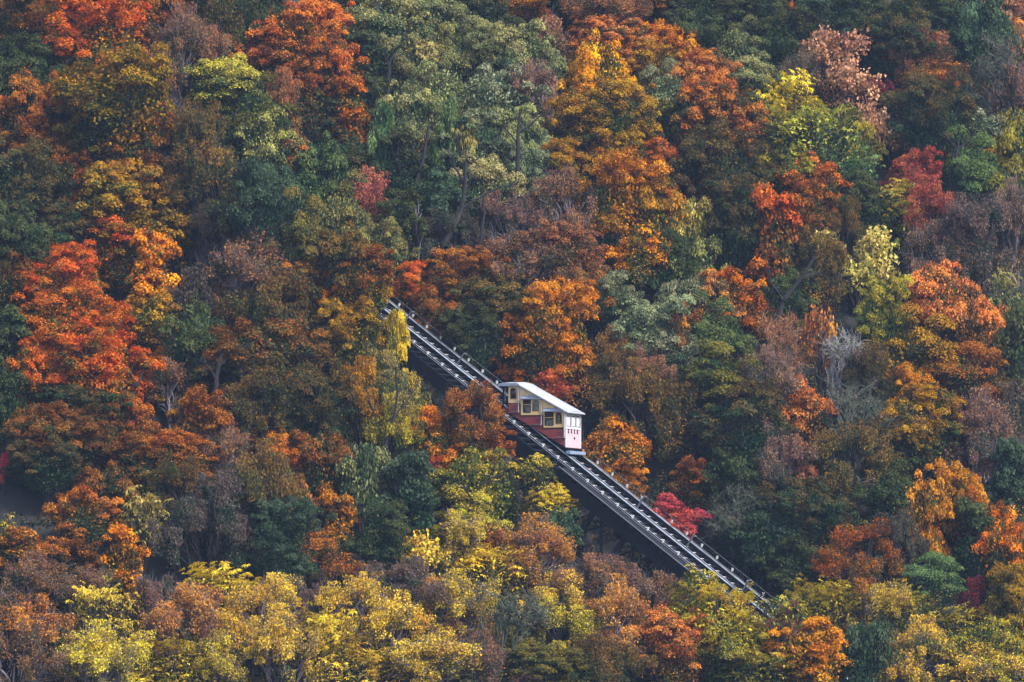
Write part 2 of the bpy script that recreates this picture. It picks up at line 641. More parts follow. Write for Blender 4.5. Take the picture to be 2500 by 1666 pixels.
for ya, yb, sgn in ((0.0, .06, -1), (CW - .06, CW, 1)):
    MB().panel(RED, [], ya, yb).build('lower_side_panel', M_RED, car)
    f = ya if sgn < 0 else yb
    g = lambda d: (f + sgn * d, f) if sgn > 0 else (f, f + sgn * d)
    for (xa, xb, yt, yb_) in ((748, 1096, 838, 880), (1096, 1446, 1026, 1064)):
        p, q = S(xa, yb_), S(xb, yt)
        MB().box(p[0], q[0], ya + .012, yb - .012, p[1], q[1]).build('sill_beam', M_DRED, car)
    MB().panel(CREAM_UP, [W['a']], ya, yb).build('upper_side_panel', M_CREAM, car)
    MB().panel(GUSSET1, [], ya, yb).build('upper_side_panel', M_CREAM, car)
    MB().panel(BAY2, [W['b'], W['c']], ya - (.05 if sgn < 0 else 0), yb + (.05 if sgn > 0 else 0)).build('window_bay', M_CREAM2, car)
    MB().panel(GUSSET2, [], ya, yb).build('upper_side_panel', M_CREAM, car)
    MB().panel(BAY3, [W['d'], W['e']], ya - (.05 if sgn < 0 else 0), yb + (.05 if sgn > 0 else 0)).build('window_bay', M_CREAM2, car)
    for k_, w_ in W.items():
        bay = .05 if k_ in 'bcde' else 0
        y_ = f + sgn * (bay + .015)
        fr_ = MB().panel(shrink(w_, -.035), [shrink(w_, .02)], min(y_, y_ - sgn * .03), max(y_, y_ - sgn * .03)).build('window_frame', M_BLACK if k_ in 'bd' else M_SEAT, car)
        y2 = f + sgn * (bay - .02)
        MB().panel(shrink(w_, .015), [], y2 - .004, y2 + .004).build('pane', M_GLASS, fr_)
    for (x0, x1, y0) in ((808, 915, 690), (1137, 1265, 885)):
        p, q = S(x0, y0), S(x1, y0)
        MB().box(p[0], q[0], min(f, f + sgn * .07), max(f, f + sgn * .07), p[1] - .02, p[1] + .03).build('transom', M_CREAM2, car)
    # dark red string courses stepping down the side
    mb = MB()
    y0_, y1_ = (f - .03, f + .01) if sgn < 0 else (f - .01, f + .03)
    for (xa, ya_, xb, yb_) in ((570, 660, 764, 674), (742, 675, 764, 872), (764, 849, 1068, 872), (1092, 842, 1114, 1058), (1114, 1036, 1424, 1058)):
        p, q = S(xa, yb_), S(xb, ya_)
        mb.box(p[0], q[0], y0_, y1_, p[1], q[1])
    mb.build('dark_red_trim', M_DRED, car)
    # doors with recessed lower panels and grey sill steps
    for (xa, xb, yt, yb_) in ((577, 726, 682, 798), (920, 1078, 878, 988), (1268, 1424, 1064, 1182)):
        p, q = S(xa, yb_), S(xb, yt)
        yd = (f - .022, f + .01) if sgn < 0 else (f - .01, f + .022)
        dr = MB().box(p[0], q[0], yd[0], yd[1], p[1], q[1]).build('lower_door_panel', M_RED, car)
        w_, h_ = q[0] - p[0], q[1] - p[1]
        m2 = MB()
        yy = f + sgn * .032
        for zz in (.30, .62):
            m2.box(p[0] + w_ * .22, p[0] + w_ * .80, min(yy, f), max(yy, f), p[1] + h_ * zz, p[1] + h_ * zz + .05)
        m2.build('moulding', M_DRED, dr)
        p, q = S(xa - 5, yb_ + 14), S(xb + 18, yb_ + 2)
        yd = (f - .22, f + .01) if sgn < 0 else (f - .01, f + .22)
        MB().box(p[0], q[0], yd[0], yd[1], p[1], q[1]).build('step_ledge', M_PIPE, car)
    for (xc, yt, yb_) in ((735, 402, 795), (1085, 600, 985), (1436, 786, 1168)):
        p, q = S(xc, yb_), S(xc, yt)
        y_ = f + sgn * .10
        MB().tube((p[0], y_, p[1]), (q[0], y_, q[1]), .055).tube((p[0], y_, p[1]), (p[0] - .08, y_ , p[1] - .1), .055).build('downpipe', M_PIPE, car)
    for (xa, xb, yt, yb_) in ((800, 930, 705, 812), (945, 1045, 720, 790), (1130, 1270, 905, 1004), (1300, 1340, 840, 975)):
        p, q = S(xa, yb_), S(xb, yt)
        yd = f - sgn * .22
        MB().box(p[0], q[0], min(yd, yd + .03), max(yd, yd + .03), p[1], q[1]).build('window_half_panel', M_CURT, car)  # pale panel set behind the lower part of the window
    # cover strips on the cream boarding
    mb = MB()
    for (xa, yt, yb_) in ((800, 432, 600), (850, 460, 600), (900, 488, 600), (950, 516, 600), (1130, 624, 780), (1180, 650, 780), (1230, 676, 780), (1290, 707, 780)):
        p, q = S(xa, yb_), S(xa, yt)
        y_ = f + sgn * .012
        mb.box(p[0], p[0] + .02, min(y_, f), max(y_, f), p[1], q[1])
    mb.build('cover_strip', M_CREAM2, car)
# stepped awnings over the bays
for pts in (((778, 540), (985, 532), (1100, 585), (1080, 600), (778, 604)), ((1126, 728), (1345, 716), (1456, 772), (1440, 785), (1122, 792))):
    top = SP(*pts)
    for sgn in (-1, 1):
        mb = MB()
        yo = -.32 if sgn < 0 else CW + .32
        yi = .12 if sgn < 0 else CW - .12
        a0, a1, a2, a3, a4 = top
        V = [(a0[0], yi, a0[1] + .05), (a1[0], yi, a1[1] + .05), (a2[0], yi, a2[1]), (a2[0], yo, a3[1] + .03), (a0[0], yo, a4[1] + .05),
             (a0[0], yi, a4[1]), (a2[0], yi, a3[1] - .02), (a2[0], yo, a3[1] - .02), (a0[0], yo, a4[1])]
        mb.add(V, [(0, 1, 2, 3, 4), (5, 8, 7, 6), (4, 3, 7, 8), (2, 6, 7, 3), (0, 4, 8, 5)])
        o_ = mb.build('awning', M_LEAD, car)
        seam = MB()
        for k in range(1, 7):
            t = k / 7
            p0_ = Vector((a0[0] + (a2[0] - a0[0]) * t, yo, a4[1] + .055 + (a3[1] + .03 - a4[1] - .05) * t))
            p1_ = Vector((a0[0] + (a1[0] - a0[0]) * t, yi, a0[1] + .055 + (a1[1] - a0[1]) * t))
            seam.bar(p0_, p1_, .025, .03)
        seam.build('seam', M_LEAD, o_)
# main roof: level rear piece with curved lead edge, long white slope down to the front
prof = SP((436, 366), (560, 352), (720, 352), (742, 372), (1100, 571), (1460, 770), (1500, 790))
und = SP((436, 400), (560, 404), (720, 404), (742, 396), (1100, 594), (1460, 792), (1500, 806))
mb = MB()
n_ = len(prof)
yo, yi = -.22, CW + .22
rows = []
for (p, q) in zip(prof, und):
    cr = .16                                   # camber across the roof
    ys = (yo, yo + .12, CW * .25, CW * .5, CW * .75, yi - .12, yi)
    zs = (0.0, .05, cr * .8, cr, cr * .8, .05, 0.0)
    rows.append([(p[0], y, p[1] + z - .02) for y, z in zip(ys, zs)] + [(q[0], yi, q[1]), (q[0], yo, q[1])])
V = [v for r in rows for v in r]
m_ = len(rows[0])
Fq = []
for i in range(n_ - 1):
    for j in range(m_):
        Fq.append((i * m_ + j, i * m_ + (j + 1) % m_, (i + 1) * m_ + (j + 1) % m_, (i + 1) * m_ + j))
Fq.append(tuple(range(m_)))
Fq.append(tuple((n_ - 1) * m_ + j for j in reversed(range(m_))))
roof = mb.add(V, Fq).build('roof', M_ROOF, car)
mb = MB()
for sgn in (-1, 1):
    y_ = -.235 if sgn < 0 else CW + .235
    for (p, q) in ((S(432, 384), S(560, 380)), (S(560, 380), S(722, 376)), (S(722, 376), S(748, 392))):
        mb.bar((p[0], y_, p[1]), (q[0], y_, q[1]), .03, .26)
mb.build('roof_edge_flashing', M_LEAD, roof)
mb = MB()
p, q = S(748, 386), S(1470, 786)
for y_ in (-.235, CW + .235):
    mb.bar((p[0], y_, p[1]), (q[0], y_, q[1]), .03, .09)
mb.build('roof_edge_flashing', M_PIPE, roof)
# dark open rear platform
xr, xl = S(568, 600)[0], S(482, 600)[0]
zt, zb = S(520, 408)[1], S(520, 800)[1]
mb = MB()
mb.box(xr - .06, xr, .02, CW - .02, zb, zt)
for y_ in (.0, CW - .1):
    mb.box(xl, xl + .10, y_, y_ + .1, zb - .2, zt)
mb.box(xl, xr - .06, .0, CW, zb - .25, zb - .15)
mb.box(xl, xl + .05, .1, CW - .1, zb, zb + 1.0)
mb.build('rear_platform', M_BLACK, car)
o_ = MB().box(xl + .02, xl + .08, .3, .42, zb + .9, zb + 2.2).build('rear_grab_bar', M_PIPE, car)
# front end: cream window band and red boarding, sun glare painted in as white and pink
x_f = S(1450, 1335)[0]
ztop, zmid, zbot = S(1450, 800)[1], S(1450, 1045)[1], S(1450, 1332)[1]
fx0, fx1 = x_f - .07, x_f


def yfrac(t):
    return CW * t


wins = [(.06, .335), (.385, .655), (.70, .965)]
mb = MB()
zt1, zb1 = S(1450, 815)[1], S(1450, 1008)[1]
mb.box(fx0, fx1, 0.06, CW - .06, zb1 - (zb1 - zmid), zb1)
mb.box(fx0, fx1, 0.06, CW - .06, zt1, ztop)
edges = [0.0] + [e_ for w_ in wins for e_ in w_] + [1.0]
for i in range(0, 8, 2):
    mb.box(fx0, fx1, max(.06, yfrac(edges[i])), min(CW - .06, yfrac(edges[i + 1])), zb1, zt1)
end_up = mb.build('end_window_band', M_END_GLARE, car)
for a_, b_ in wins:
    y0_, y1_ = yfrac(a_), yfrac(b_)
    mb = MB()
    t_ = .045
    mb.box(fx1 - .01, fx1 + .02, y0_ - .01, y0_ + t_, zb1, zt1).box(fx1 - .01, fx1 + .02, y1_ - t_, y1_ + .01, zb1, zt1)
    mb.box(fx1 - .01, fx1 + .02, y0_ + t_, y1_ - t_, zb1 - .01, zb1 + t_).box(fx1 - .01, fx1 + .02, y0_ + t_, y1_ - t_, zt1 - .03, zt1)
    fr_ = mb.build('end_window_frame', M_POST, end_up)
    MB().box(fx0 + .02, fx0 + .03, y0_ + .01, y1_ - .01, zb1 + .01, zt1 - .01).build('end_window_sky_pane', M_END_GLARE, end_up)  # opaque white pane, the glass's sky reflection painted as its colour
    mb = MB()
    for k in range(3):
        yc = y0_ + (y1_ - y0_) * (.26 + .24 * k)
        mb.box(fx0 + .03, fx0 + .06, yc - .045, yc + .045, zt1 - .24, zt1 - .12)
    mb.build('end_window_vent', M_BLACK, end_up)
nb = 7
bd = None
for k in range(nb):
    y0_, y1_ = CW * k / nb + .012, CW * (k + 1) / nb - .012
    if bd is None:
        bd = MB().box(0, .07, 0, y1_ - y0_, zbot, zmid).build('end_board', M_PINK_GLARE, car)
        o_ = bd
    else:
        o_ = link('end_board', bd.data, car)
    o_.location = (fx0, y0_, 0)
MB().box(fx0 - .04, fx0 - .005, .06, CW - .06, zbot, zmid).build('end_backing', M_DRED, car)
MB().box(fx1 - .02, fx1 + .05, .0, CW, zmid - .01, zmid + .05).build('end_rail', M_END_GLARE, car)
for k in range(4):
    yc = CW * (.17 + .20 * k)
    mb = MB()
    mb.box(fx1, fx1 + .06, yc - .06, yc + .05, zmid - .12, zmid - .03)
    pr_ = None
    for j in range(8):                          # curled hook
        t_ = math.pi * (.55 + j / 7 * 1.05)
        q_ = (fx1 + .05, yc + .04 + .10 * math.cos(t_), zmid - .23 + .12 * math.sin(t_))
        if pr_: mb.tube(pr_, q_, .035, .035, 6)
        pr_ = q_
    mb.build('coupling_hook', M_BLACK, car)
MB().box(fx1, fx1 + .06, CW * .54, CW * .60, zbot + .75, zbot + .95).build('end_handle', M_BLACK, car)
for y_ in (-.02, CW - .05):
    MB().box(fx0, fx1 + .03, y_, y_ + .07, zbot, ztop).build('corner_post', M_END_GLARE, car)
# underframe wedge, buffer, wheels
dz_r = CARP[2] - track_pt(*track_so(CARP[0], CARP[1]))[2]      # height of the front sill above the rails
ur = S(500, 800)[0]
fl = lambda u: S(572, 818)[1] + (S(1450, 1332)[1] - S(572, 818)[1]) * (u - S(572, 818)[0]) / (0 - S(572, 818)[0])
rl = lambda u: -dz_r - TAN * u
wedge = [(ur, fl(ur) + .02), (ur, rl(ur) + .12), (.25, rl(.25) + .22), (.25, fl(.25) - .04)]
wedge[1] = (ur, min(wedge[1][1], wedge[0][1] - .25))
for y_ in (.12, CW - .32):
    MB().panel(wedge, [], y_, y_ + .2).build('underframe', M_BLACK, car)
mb = MB()
for k in range(6):
    u = ur + (.2 - ur) * (k + .5) / 6
    zc = (fl(u) * .7 + rl(u) * .3)
    mb.box(u - .1, u + .1, .325, CW - .325, zc - .1, zc + .1)
mb.build('cross_bearer', M_BLACK, car)
MB().box(.02, .5, -.05, CW + .02, zbot - .62, zbot - .32).build('buffer_beam', M_BUMP, car, .03)
MB().box(-.15, .12, .05, CW - .05, zbot - .32, zbot - .03).build('buffer_bracket', M_BLACK, car)
s_car = track_so(CARP[0], CARP[1])
for u in (-.55, -2.7, -4.6):
    for oo in (.42, 2.60):
        yl = oo - s_car[1]
        r_ = .26
        zc = rl(u) + r_ / cs
        MB().tube((u, yl - .05, zc), (u, yl + .05, zc), r_, r_, 14).build('wheel', M_STEEL, car)
    MB().tube((u, .42 - s_car[1], rl(u) + .26 / cs), (u, 2.60 - s_car[1], rl(u) + .26 / cs), .06).build('axle', M_STEEL, car)
# interior: three level floors, benches, pale bulkheads
for (xa, xb, yf) in ((572, 740, 800), (742, 1090, 985), (1096, 1440, 1185)):
    p, q = S(xa, yf), S(xb, yf)
    MB().box(p[0], q[0], .08, CW - .08, p[1] - .08, p[1]).build('floor', M_SEAT, car)
    MB().box(q[0] - .06, q[0] - .02, .08, CW - .08, p[1] + .01, p[1] + .95).build('bulkhead', M_CURT, car)
    MB().box(p[0] + .05, p[0] + .5, .3, CW - .3, p[1] + .01, p[1] + .45).box(p[0] + .05, p[0] + .14, .3, CW - .3, p[1] + .45, p[1] + 1.05).build('bench', M_CURT, car)

# passengers behind the windows
def person(name, base, shirt, hair, label):
    root = empty(name, base, -TH)
    tag(root, label, 'person')
    sk = [((0, 0, .10), .15), ((0, 0, .30), .14), ((0, 0, .48), .16), ((0, 0, .58), .07), ((0, 0, .66), .055),
          ((0, -.19, .50), .06), ((.08, -.23, .26), .045), ((.24, -.17, .16), .04),
          ((0, .19, .50), .06), ((.08, .23, .26), .045), ((.24, .17, .16), .04),
          ((.10, -.10, .06), .09), ((.45, -.11, .07), .075), ((.47, -.11, -.38), .05), ((.60, -.11, -.42), .04),
          ((.10, .10, .06), .09), ((.45, .11, .07), .075), ((.47, .11, -.38), .05), ((.60, .11, -.42), .04)]
    ed = [(0, 1), (1, 2), (2, 3), (3, 4), (2, 5), (5, 6), (6, 7), (2, 8), (8, 9), (9, 10), (0, 11), (11, 12), (12, 13), (13, 14), (0, 15), (15, 16), (16, 17), (17, 18)]
    me = bpy.data.meshes.new('body')
    me.from_pydata([s_[0] for s_ in sk], ed, [])
    o = link('body', me, root)
    md = o.modifiers.new('skin', 'SKIN')
    for i, s_ in enumerate(sk):
        me.skin_vertices[0].data[i].radius = (s_[1], s_[1])
    me.skin_vertices[0].data[0].use_root = True
    o.modifiers.new('sub', 'SUBSURF').levels = 1
    me.materials.append(paint('cloth', shirt, .8))
    skin_m = paint('skin', (.45, .26, .18), .5, .1)
    bm = bmesh.new()
    bmesh.ops.create_uvsphere(bm, u_segments=12, v_segments=9, radius=.11)
    for v in bm.verts:
        v.co.z *= 1.2
        v.co.y *= .85
    nose = bmesh.ops.create_cone(bm, segments=5, radius1=.02, radius2=.004, depth=.05)
    for v in nose['verts']:
        v.co = Vector((v.co.z + .12, v.co.x, v.co.y - .01))
    me2 = bpy.data.meshes.new('head')
    bm.to_mesh(me2)
    bm.free()
    me2.materials.append(skin_m)
    h = link('head', me2, root)
    h.location = (.02, 0, .76)
    bm = bmesh.new()
    bmesh.ops.create_uvsphere(bm, u_segments=12, v_segments=9, radius=.125)
    bmesh.ops.delete(bm, geom=[v for v in bm.verts if v.co.x > .05 and v.co.z < .06 or v.co.z < -.09], context='VERTS')
    me3 = bpy.data.meshes.new('hair')
    bm.to_mesh(me3)
    bm.free()
    me3.materials.append(paint('hair', hair, .6))
    hr = link('hair', me3, root)
    hr.location = (.0, 0, .80)
    return root


def car_world(u, y, z):
    return tuple(CARP + T_H * u + N_H * y + np.array((0, 0, z)))


p = S(858, 985)
person('person', car_world(p[0] - .05, .62, p[1] + .52), (.05, .05, .09), (.02, .015, .012), 'person in dark clothes seated behind the middle square car window')
p = S(1190, 1185)
person('person', car_world(p[0], .62, p[1] + .52), (.25, .22, .2), (.14, .08, .04), 'brown haired person seated behind the lowest square car window')

# ------------------------------------------------------------------ trees: meshes shared between alike trees
def unit(v):
    return v / np.maximum(np.linalg.norm(v, axis=-1, keepdims=True), 1e-9)


def leaf_quads(pos, nrm, size, asp, rs, tang=None, fold=.12):
    n = len(pos)
    nrm = unit(nrm)
    if tang is None: tang = rs.normal(size=(n, 3))
    t = unit(tang - nrm * np.sum(tang * nrm, 1, keepdims=True))
    b = np.cross(nrm, t)
    s = size[:, None]
    dn = nrm * s * fold
    Vv = np.stack((pos - t * s * .5 - dn, pos + b * s * asp * .5, pos + t * s * .5 - dn, pos - b * s * asp * .5), 1).reshape(-1, 3)
    Ff = np.arange(4 * n).reshape(n, 4)
    return Vv, Ff


def tubes(segs, sides=5):
    """segs: list of (points (k,3), radii (k,))"""
    Vs, Fs, base = [], [], 0
    for pts, rad in segs:
        pts = np.asarray(pts, float)
        k = len(pts)
        d = unit(np.gradient(pts, axis=0))
        ref = np.where(np.abs(d[:, 2:3]) > .9, np.array([[1., 0, 0]]), np.array([[0, 0, 1.]]))
        s = unit(np.cross(d, ref))
        u = np.cross(s, d)
        ang = np.arange(sides) * 2 * math.pi / sides
        ring = pts[:, None, :] + (s[:, None, :] * np.cos(ang)[None, :, None] + u[:, None, :] * np.sin(ang)[None, :, None]) * np.asarray(rad)[:, None, None]
        Vs.append(ring.reshape(-1, 3))
        i = np.arange(k - 1)[:, None] * sides + np.arange(sides)[None, :]
        j = np.arange(k - 1)[:, None] * sides + (np.arange(sides)[None, :] + 1) % sides
        Fs.append((np.stack((i, j, j + sides, i + sides), -1).reshape(-1, 4)) + base)
        base += k * sides
    return np.concatenate(Vs), np.concatenate(Fs)


def path(a, b, rs, k=5, wob=.06, sag=0.0):
    t = np.linspace(0, 1, k)[:, None]
    L = np.linalg.norm(b - a)
    p = a + (b - a) * t
    p[1:-1] += rs.normal(size=(k - 2, 3)) * L * wob
    p[:, 2:3] += sag * L * np.sin(t * math.pi)
    return p


def lobes_of(w, h, rs, K):
    R = np.array((w / 2, w / 2, h / 2))
    d = []
    while len(d) < K:
        v = unit(rs.normal(size=3))
        if v[2] < -.45: continue
        if d and min(np.linalg.norm(v - q) for q in d) < 1.15 / math.sqrt(K) * 1.2 and rs.rand() < .85: continue
        d.append(v)
    d = np.array(d)
    lc = d * R * rs.uniform(.46, .78, (K, 1))
    lr = rs.uniform(.22, .46, K)
    lc = np.vstack((lc, [[0, 0, h * .12]]))
    lr = np.append(lr, .5)
    return lc, lr, R


def limb_segs(lc, fork, rs, w, cl_pts=None, cl_lobe=None, nsub=6, r0=None):
    segs = []
    r0 = r0 or .013 * w + .045
    for i, c in enumerate(lc):
        segs.append((path(fork + rs.normal(size=3) * .05, c, rs, 6, .05, .08), np.linspace(r0, r0 * .35, 6)))
        if cl_pts is not None:
            idx = np.where(cl_lobe == i)[0]
            rs.shuffle(idx)
            for j in idx[:nsub]:
                a = fork + (c - fork) * rs.uniform(.55, 1.0)
                segs.append((path(a, cl_pts[j], rs, 4, .07, .05), np.linspace(r0 * .34, .015, 4)))
    return segs


def gen(kind, w, h, seed):
    """returns leaf mesh and limb mesh of a crown centred on the origin, nominal width w and height h"""
    rs = np.random.RandomState(seed)
    area = 4 * math.pi * ((w / 2) ** 2 + (w / 2) * (h / 2) * 2) / 3
    K = int(np.clip(6 + w * 1.15, 8, 18))
    fork = np.array((0, 0, -h * .5))
    lc, lr, R = lobes_of(w, h, rs, K)
    Rm = (w * w * h) ** (1 / 3) / 2
    P, Nn, Sz, Tg, cl_id = [], [], [], [], []
    asp = .8
    if kind == 'M':                             # full crowned broadleaf
        ncl = int(area * 1.35)
        s0, cover, flat = .145, 2.2, .42
    elif kind == 'F':                           # fine leaved, in flat sprays
        ncl = int(area * .60)
        s0, cover, flat = .15, 1.8, .20
    elif kind == 'R':                           # compound leaves in drooping rosettes
        ncl = int(area * 3.0)
        s0, cover, flat = .38, 1, 1
    elif kind == 'A':                           # open crown, separate leaves
        ncl = int(area * 1.0)
        s0, cover, flat = .18, .8, .9
    elif kind == 'B':
        ncl = int(area * 1.1)
        s0, cover, flat = .16, .10, .9
    elif kind == 'T':                           # thinning crown: twigs and leaves mixed
        ncl = int(area * 1.0)
        s0, cover, flat = .125, 1.25, .7
    wts = np.append(lr[:-1] ** 2, lr[-1] ** 2 * .6)
    lob = rs.choice(len(lc), ncl, p=wts / wts.sum())
    d = unit(rs.normal(size=(ncl, 3)))
    out = unit(lc[lob] / R + 1e-6)
    d = unit(d + out * .55 + np.array((0, 0, .42)))
    rad_ = np.where(rs.rand(ncl) < .22, rs.uniform(1.0, 1.5, ncl), rs.uniform(.45, 1.05, ncl))
    cc = lc[lob] + d * np.array((1.12, 1.12, .78)) * (lr[lob] * Rm * rad_)[:, None]
    ph = rs.uniform(0, 6.28, 3)
    hole = np.sin(cc[:, 0] * 1.5 + ph[0]) * np.sin(cc[:, 1] * 1.5 + ph[1]) * np.sin(cc[:, 2] * 1.8 + ph[2])
    sel = hole > (-.5 if kind in 'MF' else -.4)
    cc, d, lob = cc[sel], d[sel], lob[sel]
    ncl = len(cc)
    rc = rs.uniform(.30, .72, ncl) * (0.75 + .035 * w)
    if kind == 'F': rc *= 1.35
    ctone = rs.rand(ncl)
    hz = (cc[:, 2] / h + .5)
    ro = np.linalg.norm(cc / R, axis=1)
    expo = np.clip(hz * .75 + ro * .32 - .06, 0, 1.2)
    if kind in 'MFABT':
        total = int(area * cover / (s0 * s0 * asp * .5))
        m = max(1, int(total * (.80 if kind in 'MF' else 1.0) / ncl))
        ci = np.repeat(np.arange(ncl), m)
        rr = np.sqrt(rs.rand(len(ci)))
        an = rs.rand(len(ci)) * 6.283
        px = rr * np.cos(an)
        py = rr * np.sin(an)
        pz = (1 - rr ** 2) * flat + rs.normal(size=len(ci)) * (.16 if kind != 'F' else .10)
        if kind in 'ABT': pz = rs.uniform(-1, 1, len(ci)) * .8
        off = np.stack((px, py, pz), 1)
        if kind == 'F':                         # sprays droop outwards
            off[:, 2] -= .35 * rr ** 2 * rs.uniform(.3, 1.2, len(ci))
        pos = cc[ci] + off * rc[ci][:, None]
        nr = unit(off * np.array((.8, .8, .5)) + out[lob][ci] * .35 + np.array((0, 0, .75)) + rs.normal(size=(len(ci), 3)) * .42)
        if kind in 'ABT': nr = unit(rs.normal(size=(len(ci), 3)) + np.array((0, -.0, .45)))
        sz = s0 * rs.uniform(.7, 1.3, len(ci))
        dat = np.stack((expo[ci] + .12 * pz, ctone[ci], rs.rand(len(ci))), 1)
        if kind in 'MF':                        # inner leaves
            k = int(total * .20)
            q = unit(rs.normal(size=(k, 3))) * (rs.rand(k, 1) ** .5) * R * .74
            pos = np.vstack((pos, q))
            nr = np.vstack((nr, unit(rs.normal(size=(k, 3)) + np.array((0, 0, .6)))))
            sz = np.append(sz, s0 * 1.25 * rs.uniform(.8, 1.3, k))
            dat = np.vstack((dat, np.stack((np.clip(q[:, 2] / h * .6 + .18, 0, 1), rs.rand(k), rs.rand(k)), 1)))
        Vl, Fl = leaf_quads(pos, nr, sz, asp if kind != 'F' else .6, rs)
    else:                                       # rosettes
        nl = 9
        ci = np.repeat(np.arange(ncl), nl)
        an = np.tile(np.arange(nl) * 6.283 / nl, ncl) + np.repeat(rs.rand(ncl) * 6.28, nl) + rs.normal(size=len(ci)) * .2
        L = s0 * rs.uniform(.7, 1.25, len(ci))
        dirh = np.stack((np.cos(an), np.sin(an), np.zeros(len(ci))), 1)
        axis = unit(np.array((0, 0, 1.0)) + .55 * out[lob] + rs.normal(size=(ncl, 3)) * .2)[ci]
        dirr = unit(dirh - axis * np.sum(dirh * axis, 1, keepdims=True) + axis * .18)
        mid = cc[ci] + dirr * L[:, None] * .5
        tip = cc[ci] + dirr * L[:, None] * .95 - np.array((0, 0, 1)) * L[:, None] * .35
        sd = unit(np.cross(dirr, axis)) * (L * .13)[:, None]
        Vl = np.stack((cc[ci], mid + sd, tip, mid - sd), 1).reshape(-1, 3)
        Fl = np.arange(4 * len(ci)).reshape(-1, 4)
        dat = np.stack((expo[ci], ctone[ci], rs.rand(len(ci))), 1)
        k = int(area * 14)
        q = unit(rs.normal(size=(k, 3))) * (rs.rand(k, 1) ** .4) * R * .8
        V2, F2 = leaf_quads(q, unit(rs.normal(size=(k, 3)) + np.array((0, 0, .8))), .26 * rs.uniform(.7, 1.3, k), .5, rs)
        Fl = np.vstack((Fl, F2 + len(Vl)))
        Vl = np.vstack((Vl, V2))
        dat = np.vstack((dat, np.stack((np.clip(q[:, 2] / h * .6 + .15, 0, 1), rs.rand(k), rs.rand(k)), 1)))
    nsub = {'M': 3, 'F': 6, 'R': 5, 'A': 7, 'B': 99, 'T': 99}[kind]
    segs = limb_segs(lc, fork, rs, w, cc, lob, nsub)
    Vt, Ft = tubes(segs, 5)
    if kind in 'ABT':                           # fine twigs
        tw = []
        nt2 = {'A': 3, 'B': 9, 'T': 6}[kind]
        for j in range(ncl):
            for _ in range(nt2):
                dd = unit(d[j] * .6 + rs.normal(size=3) * .75 + np.array((0, 0, .25)))
                a0 = cc[j] - dd * rs.uniform(.0, .5)
                b0 = a0 + dd * rs.uniform(.6, 1.5) * (.6 + .05 * w)
                tw.append((np.array((a0, (a0 + b0) / 2 + rs.normal(size=3) * .06, b0)), np.array((.017, .012, .006))))
        V2, F2 = tubes(tw, 3)
        Ft = np.vstack((Ft, F2 + len(Vt)))
        Vt = np.vstack((Vt, V2))
    # normalise to the nominal size
    lo_, hi_ = np.percentile(Vl if kind != 'B' else Vt, 1.5, axis=0), np.percentile(Vl if kind != 'B' else Vt, 98.5, axis=0)
    sc = np.array((w / max(hi_[0] - lo_[0], hi_[1] - lo_[1]),) * 2 + (h / (hi_[2] - lo_[2]),))
    cen = (lo_ + hi_) / 2
    Vl = (Vl - cen) * sc
    Vt = (Vt - cen) * sc
    return (mesh_np('crown', Vl, Fl, LEAF, dat), mesh_np('limbs', Vt, Ft, BARK, smooth=True), tuple((fork - cen) * sc))


VARS = {}
SPEC = {'M': ((3.2, 4), (5.5, 5), (8.0, 4)), 'F': ((4.0, 3), (6.8, 4)), 'R': ((3.6, 4), (6.5, 4)), 'A': ((4.0, 4),), 'B': ((4.5, 3),), 'T': ((3.8, 3), (6.5, 4))}
SPEC['N'] = ((3.0, 4),)
RATIO = {'M': .95, 'N': 1.75, 'F': .8, 'R': .8, 'A': .95, 'B': 1.05, 'T': .9}
sd = 11
for kd, sizes in SPEC.items():
    VARS[kd] = []
    for w_, nv in sizes:
        lst = []
        for _ in range(nv):
            sd += 1
            lst.append(gen('M' if kd == 'N' else kd, w_, w_ * RATIO[kd], sd))
        VARS[kd].append((w_, w_ * RATIO[kd], lst))

